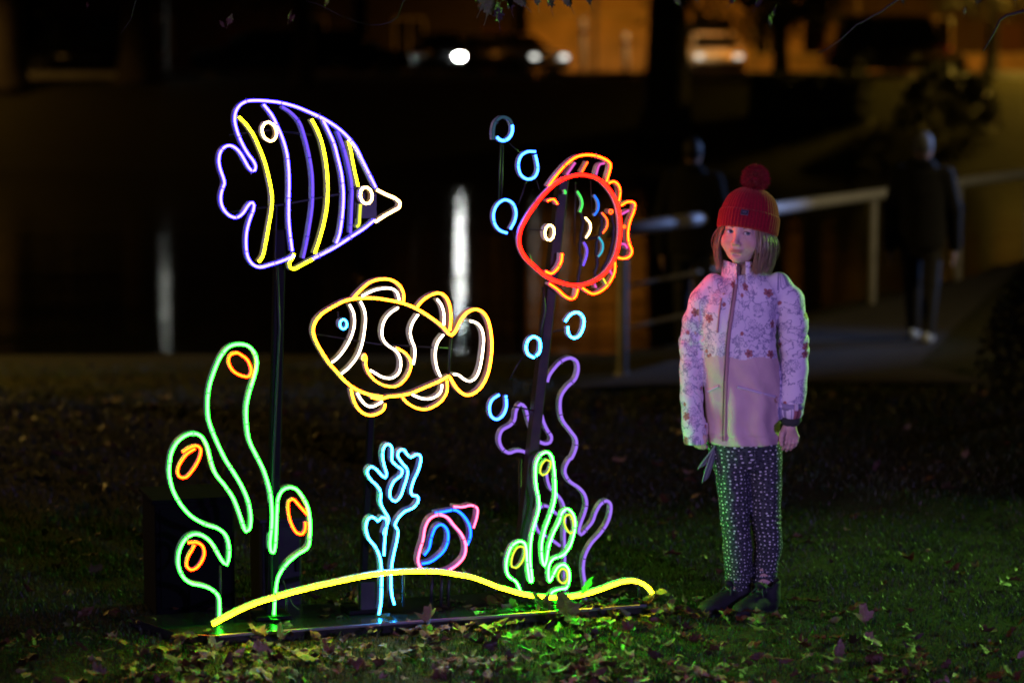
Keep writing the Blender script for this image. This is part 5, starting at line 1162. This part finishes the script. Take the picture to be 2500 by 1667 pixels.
house(12, 26, 93, 6, (.06, .05, .04), "brownish house behind the right hand trees", 5)
def bwall(x0, x1, y, h, label):
    e = empty("garden_wall", ((x0 + x1) / 2, y, ground_z(x0, y)), 0, label, "wall"); b = MB(); b.box((0, 0, h / 2), (x1 - x0, .3, h), 0, 0, .03); b.build("wall_body", mat("wall_render", (.46, .36, .27), .85, (.16, .14, .09), .5, bump=.2), e); b = MB(); b.box((0, 0, h + .045), (x1 - x0 + .1, .42, .09), 0, 0, .02); b.build("coping", KERB, e)
bwall(.7, 5.6, 89.4, 2.3, "tall pale boundary wall glowing orange beside the thick trunk")
bwall(7.6, 25, 89.8, .85, "long low wall added as the orange lit slope behind the right hand hedge and bushes")  # wall stands in for a rising bank that catches the orange light

# ------------------------------------------------------------------ grass
def grass():
    rs = np.random.RandomState(4); V = []; F = []; T = []; base = 0
    for (y0, y1, dens, hmin, hmax, wd) in ((6.3, 9.2, 9000, .009, .027, .0016), (9.2, 12.5, 3200, .012, .034, .0026), (12.5, 19.5, 650, .02, .05, .005)):
        hw = y1 * 1250 / FPX + 1.6; n = int((y1 - y0) * 2 * hw * dens); x = rs.uniform(-hw, hw, n); y = rs.uniform(y0, y1, n); ok = np.abs(x) < y * 1250 / FPX + 1.5 + .2 * np.sin(y * 3)
        cl = np.array([mnoise.noise(Vector((a * 5, b * 5, 1))) + .6 * mnoise.noise(Vector((a * 16, b * 16, 4))) for a, b in zip(x, y)]); ok &= (cl + rs.uniform(-.6, .9, n)) > -.25
        Lq = np.stack([x - F0.x, y - F0.y], 1) @ np.array([[U.x, BACK.x], [U.y, BACK.y]]); ok &= ~((Lq[:, 0] > -.1) & (Lq[:, 0] < 1.42) & (Lq[:, 1] > .01) & (Lq[:, 1] < .45))
        land = (y < 17.2) | (x > np.array([rail_x(q) for q in y]) + 2.6) | (x < .5); ok &= land
        x, y, cl = x[ok], y[ok], cl[ok]; n = len(x); z = np.array([ground_z(a, b) for a, b in zip(x, y)]) - .003
        h = rs.uniform(hmin, hmax, n) * (1 + .35 * cl); a = rs.uniform(0, 6.28, n); lean = rs.uniform(.1, .9, n) * h; la = rs.uniform(0, 6.28, n); w_ = wd * rs.uniform(.6, 1.2, n)
        dx, dy = np.cos(a) * w_, np.sin(a) * w_; lx, ly = np.cos(la) * lean, np.sin(la) * lean
        P = np.stack([np.stack([x - dx, y - dy, z], 1), np.stack([x + dx, y + dy, z], 1), np.stack([x + lx * .35 + dx * .7, y + ly * .35 + dy * .7, z + h * .6], 1), np.stack([x + lx * .35 - dx * .7, y + ly * .35 - dy * .7, z + h * .6], 1), np.stack([x + lx, y + ly, z + h], 1)], 1).reshape(-1, 3)
        k = base + np.arange(n) * 5; F.append(np.stack([k, k + 1, k + 2, k + 2, k + 3, k], 1).reshape(-1, 2, 3)[:, :, :]) ; 
        tri = np.concatenate([np.stack([k, k + 1, k + 2], 1), np.stack([k, k + 2, k + 3], 1), np.stack([k + 3, k + 2, k + 4], 1)]); F[-1] = tri; V.append(P); T.append(np.repeat(rs.uniform(0, 1, n), 5)); base += n * 5
    m = NT("grass_blades"); t = m.attr("tint"); o = m.obj(); g = m.mix(t, (.014, .042, .008, 1), (.034, .070, .014, 1)); g = m.mix(m.math('GREATER_THAN', t, .90), g, (.12, .095, .045, 1)); g = m.mix(m.math('MULTIPLY', m.ramp(m.noise(1.4, 3, o), .42, .7), .75), g, (.05, .04, .016, 1))
    m.l(g, m.p.inputs['Base Color']); m.p.inputs['Roughness'].default_value = .45; m.p.inputs['Specular IOR Level'].default_value = .35
    me = npmesh("grass", np.concatenate(V), np.concatenate(F), m.mat, None, False); fattr(me, "tint", np.concatenate(T)); tag(link("grass", me), kind="stuff")
grass()

# ------------------------------------------------------------------ fallen leaves
def leaf_mesh(name, lobes, curl, seed, mt, pinch=.3):
    rnd = random.Random(seed); out = []; n = len(lobes)
    for i, r in enumerate(lobes): a = math.pi * (-.5) + 2 * math.pi * i / n; r *= rnd.uniform(.84, 1.12); out.append((math.cos(a) * r, math.sin(a) * r))
    v = [(0, 0, 0)] + [(x * .5, y * .5, 0) for x, y in out] + [(x, y, 0) for x, y in out]; f = []
    for i in range(n): j = (i + 1) % n; f += [(0, 1 + i, 1 + j), (1 + i, 1 + n + i, 1 + n + j, 1 + j)]
    ph = rnd.uniform(0, 6.28); v2 = []
    for x, y, z in v:
        z = curl * (abs(x) ** 1.5 * 1.3 + .8 * (y * math.cos(ph) + x * math.sin(ph)) ** 2) + .30 * mnoise.noise(Vector((x * 2.0 + seed * 3.1, y * 2.0, seed))) + .14 * mnoise.noise(Vector((x * 5 + seed, y * 5, seed * 2))) ; v2.append((x * (1 - abs(curl) * .35), y * (1 - abs(curl) * .15), z + .10))
    k = len(v2); r0 = lobes[0]                                            # stalk
    v2 += [(-.018, -r0 * .6, .09), (.018, -r0 * .6, .09), (.014, -r0 - .45, .12 + curl * .1), (-.014, -r0 - .45, .12 + curl * .1)]; f.append((k, k + 1, k + 2, k + 3))
    return pymesh(name, v2, f, mt, True)
MAPLE = [.26, .50, .62, .52, .70, .60, .92, .72, .62, .80, 1.0, 1.14, 1.0, .80, .62, .72, .92, .60, .70, .52, .62, .50]
OAK = [.55, .36, .44, .30, .42, .34, .56, .60, 1.0, .60, .56, .34, .42, .30, .44, .36]; OAK = [r * 1.0 for r in OAK]
BEECH = [.85, .55, .46, .42, .42, .44, .5, .66, 1.0, .66, .5, .44, .42, .42, .46, .55]
def lmat(n, a, b):
    m = NT(n); o = m.obj(); s = m.n("ShaderNodeSeparateXYZ"); m.l(o, s.inputs[0])
    vein = m.math('LESS_THAN', m.math('ABSOLUTE', m.math('SINE', m.math('ADD', m.math('MULTIPLY', s.outputs[1], 14), m.math('MULTIPLY', m.math('ABSOLUTE', s.outputs[0]), -14)))), .14); mid = m.math('LESS_THAN', m.math('ABSOLUTE', s.outputs[0]), .022)
    oi = m.n("ShaderNodeObjectInfo"); col = m.mix(m.ramp(m.noise(2.2, 4, o), .3, .7), c4(a), c4(b)); hsv = m.n("ShaderNodeHueSaturation"); m.l(col, hsv.inputs['Color']); m.l(m.math('ADD', .7, m.math('MULTIPLY', oi.outputs['Random'], .7)), hsv.inputs['Value'])
    col = m.mix(m.math('MULTIPLY', m.math('MAXIMUM', vein, mid), .45), hsv.outputs[0], c4(tuple(min(.6, q * 1.7 + .03) for q in b))); m.l(col, m.p.inputs['Base Color']); m.p.inputs['Roughness'].default_value = .5; m.p.inputs['Specular IOR Level'].default_value = .4; m.bump(m.noise(6, 3, o), .3, .05); return m.mat
LM = [lmat("brown_dead_leaf", (.15, .07, .028), (.09, .042, .018)), lmat("tan_dead_leaf", (.38, .25, .15), (.25, .15, .085)), lmat("yellow_green_leaf", (.18, .19, .04), (.11, .14, .03)), lmat("rust_leaf", (.14, .042, .016), (.085, .028, .012)), lmat("dark_wet_leaf", (.035, .02, .011), (.055, .03, .016))]
LMESH = {}
for ti, (tn, lob) in enumerate((("maple", MAPLE), ("oak", OAK), ("beech", BEECH))):
    for ci, cu in enumerate((.18, .50, -.35)):
        for mi, mt in enumerate(LM): LMESH[(ti, ci, mi)] = leaf_mesh("leaf", lob, cu, ti * 10 + ci, mt)
LAB = {0: "brown dead leaf lying on the grass", 1: "pale tan dead leaf lying on the grass", 2: "yellow green fallen leaf lying on the grass", 3: "rust red fallen leaf lying on the grass", 4: "dark wet fallen leaf lying on the grass"}
GRP = {0: "brown leaves scattered on the grass", 1: "tan leaves scattered on the grass", 2: "yellow green leaves on the grass", 3: "rust leaves on the grass", 4: "dark wet leaves on the grass"}
rl = random.Random(21); spots_ = []
def in_plate(x, y):
    q = Vector((x, y, 0)) - F0; a = q.x * U.x + q.y * U.y; c = q.x * BACK.x + q.y * BACK.y; return -.1 < a < 1.43 and -.0 < c < .45
tries = 0
while len(spots_) < 1500 and tries < 60000:
    tries += 1; Y = 6.4 + (rl.random() ** 1.8) * 12.2; x = rl.uniform(-1, 1) * (Y * 1250 / FPX + .2)
    if Y > 10.6 and rl.random() < .3: continue
    q = Vector((x, Y, 0)) - F0; a = q.x * U.x + q.y * U.y; c = q.x * BACK.x + q.y * BACK.y; dn = .15
    if -.25 < c < .02 and .35 < a < 1.75: dn = 1.0                        # drifts along the front of the plate
    elif Y < 7.25: dn = .30 + .5 * (mnoise.noise(Vector((x * 1.8, Y * 2.5, 7))) > .0)
    elif x < -1.2 and Y < 11: dn = .10
    elif x > 1.2 and Y > 7.4: dn = .09
    if -.02 < c < .45 and -.1 < a < 1.43: dn = .22
    if Y > 17 and x > 0: continue
    if rl.random() < dn: spots_.append((x, Y))
# drifts seen piled against the plate and under the dip of the sand line
for (px, py, n, sx) in ((1055, 1530, 16, .09), (1330, 1500, 20, .14), (880, 1475, 9, .08), (650, 1562, 10, .12), (1440, 1520, 14, .12), (1180, 1492, 14, .12), (1600, 1486, 16, .10), (1500, 1486, 18, .10), (1385, 1482, 18, .10), (1290, 1494, 12, .09)):
    p = on_z(px, py, .02)
    for _ in range(n): spots_.append((p.x + rl.gauss(0, sx), p.y + rl.gauss(0, sx * .5)))
spots_.sort(key=lambda s: s[1])
def leaf_xf(x, y):
    s = rl.uniform(.018, .046) * (1 if y < 9.5 else 1.15); tilt = rl.gauss(0, .22), rl.gauss(0, .22)
    if rl.random() < .12: tilt = (rl.gauss(0, .9), rl.gauss(0, .9))
    z = ground_z(x, y) + (PLATE_Z - .045 + .045 if in_plate(x, y) else rl.uniform(.010, .028)); return s, tilt, z, rl.uniform(0, 6.28)
for _ in range(330):
    Y = 6.4 + (rl.random() ** 1.6) * 10; spots_.append((rl.choice((-1, 1)) * (Y * 1250 / FPX + rl.uniform(.2, 1.6)), Y))
vis = []; rest = []
for (x, y) in spots_: (vis if len(vis) < 285 and y > 6.72 and abs(x) < y * 1250 / FPX + .03 else rest).append((x, y))
for (x, y) in vis:
    s, t, z, a = leaf_xf(x, y); mi = rl.choices((0, 1, 2, 3, 4), (.34, .16, .08, .20, .22))[0]
    o = bpy.data.objects.new("fallen_leaf", LMESH[(rl.choice((0, 0, 1, 2)), rl.randrange(3), mi)]); C.objects.link(o); o.location = (x, y, z); o.rotation_euler = (t[0], t[1], a); o.scale = (s,) * 3
    pl = in_plate(x, y); zn = "right of the girl" if x > 1.0 and y < 10.5 else "by the girl's feet" if x > .5 and y < 8.3 else "in front of the base plate" if x > -1.05 and y < 8 else "left of the display" if x <= -1.05 and y < 10.5 else "behind the display"
    tag(o, "fallen leaf lying on the black base plate" if pl else LAB[mi] + " " + zn, "leaf", "leaves lying on the base plate" if pl else GRP[mi] + " " + zn)
b = [MB() for _ in LM]; vs = []; fs = []; fm = []
for (x, y) in rest:
    s, t, z, a = leaf_xf(x, y); mi = rl.choices((0, 1, 2, 3, 4), (.36, .10, .06, .22, .26))[0]; me = LMESH[(rl.choice((0, 1, 2)), rl.randrange(3), mi)]; M = Matrix.LocRotScale(Vector((x, y, z)), Euler((t[0], t[1], a)), Vector((s, s, s))); k = len(vs)
    vs += [tuple(M @ q.co) for q in me.vertices]; fs += [tuple(i + k for i in p.vertices) for p in me.polygons]; fm += [mi] * len(me.polygons)
tag(link("leaf_litter", pymesh("leaf_litter", vs, fs, LM, True, fm)), kind="stuff")
# the few that stand out
def hero(px, py, zh, ti, ci, mi, s, rot, label):
    p = on_z(px, py, zh); o = bpy.data.objects.new("fallen_leaf", LMESH[(ti, ci, mi)]); C.objects.link(o); o.location = p; o.rotation_euler = rot; o.scale = (s,) * 3; tag(o, label, "leaf")
hero(1382, 1490, .075, 0, 0, 2, .058, (R(62), R(8), R(150)), "large green lit leaf standing upright below the dip of the sand line")
hero(1325, 1482, .06, 0, 1, 2, .050, (R(30), R(-18), R(60)), "curled green lit leaf left of the upright leaf under the sand line")
hero(1046, 1512, .05, 0, 1, 1, .050, (R(38), R(10), R(200)), "pale tan crumpled leaf on the plate edge below the shell")
hero(1610, 1452, .075, 2, 1, 0, .048, (R(25), R(35), R(235)), "brown leaf caught on the right tip of the sand line")
hero(1435, 1432, .10, 2, 0, 2, .040, (R(55), R(10), R(-60)), "pale green leaf stuck at the foot of the lavender seaweed")
hero(2112, 1512, .045, 0, 1, 1, .045, (R(60), R(10), R(170)), "tan leaf standing upright on the lawn right of the girl")
hero(2045, 1600, .04, 1, 1, 1, .055, (R(50), R(-10), R(160)), "broad tan leaf propped up at the lower right of the lawn")
hero(1770, 1512, .035, 2, 0, 2, .036, (R(50), R(0), R(90)), "small pale leaf leaning against the girl's shoe")

# ------------------------------------------------------------------ twigs hanging into the top of the frame
TW = mat("twig_bark", (.05, .04, .03), .8, (.09, .07, .05), 60)
def branch(pts, Y, r0, leaves, label, mi, s=.035):
    P = [at_depth(x, y, Y) for x, y in pts]; o0 = P[0]; e = empty("tree_branch", o0, 0, label, "branch"); b = MB(); S3 = [Vector(q) for q in spline([tuple(p - o0) for p in P], .03)]; n = len(S3); b.tube([q + Vector((rl.gauss(0, .002), rl.gauss(0, .002), rl.gauss(0, .002))) for q in S3], [r0 * (1 - .75 * i / n) for i in range(n)], 6); b.build("twig", TW, e, True)
    for (x, y, ms, mm) in leaves:
        p = at_depth(x, y, Y + rl.uniform(-.1, .1)) - o0; o = bpy.data.objects.new("leaf", LMESH[(1 if ms > 0 else 0, rl.randrange(3), mm)]); C.objects.link(o); o.parent = e; o.location = p; o.rotation_euler = (R(rl.uniform(70, 120)), rl.uniform(-.6, .6), rl.uniform(-.8, .8)); o.scale = (abs(ms),) * 3
branch([(1020, -60), (985, 5), (970, 40), (930, 62), (870, 55), (800, 22), (745, 0)], 8.3, .0022, [(560, 52, .03, 0), (545, 60, .02, 0), (712, 48, .02, 3), (705, 40, .028, 3), (795, 6, .03, 3)], "thin bare twig with two withered leaves at the top left", 0)
branch([(345, -30), (330, 10), (318, 45), (292, 85)], 8.2, .0015, [(215, 14, .018, 3)], "short bare twig dangling in the top left corner", 0)
branch([(1130, -60), (1190, -20), (1260, -10), (1420, -15)], 7.5, .005, [(1195, 22, .055, 2), (1215, 38, .05, 4), (1180, 8, .05, 2), (1240, 8, .05, 4), (1275, 2, .045, 2), (1310, -5, .05, 2), (1340, 6, .05, 2), (1390, 4, .045, 2), (1440, 0, .04, 2), (1225, -8, .05, 2), (1165, -5, .04, 2)], "cluster of green oak leaves hanging in at the top centre", 2)
branch([(2230, -30), (2190, 0), (2150, 30), (2110, 50), (2075, 75), (2050, 100), (2020, 120), (1998, 128)], 8.4, .0042, [(2205, 5, .02, 2)], "thin bare twig slanting down at the top right", 0)
branch([(2580, 10), (2500, 28), (2460, 38), (2440, 50), (2425, 85), (2400, 122)], 8.0, .007, [(2390, 0, .03, 2), (2480, -8, .035, 2), (2355, 30, .018, 2)], "dark bent branch end at the right edge of the sky", 0)
branch([(1600, -40), (1720, -20), (1900, -15), (2000, -5)], 9.2, .004, [(1655, 4, .035, 2), (1700, -5, .035, 2), (1885, 30, .04, 4), (1880, 55, .03, 2), (1850, 10, .04, 4), (1790, -2, .04, 4)], "leafy dim branch along the top edge right of centre", 2)
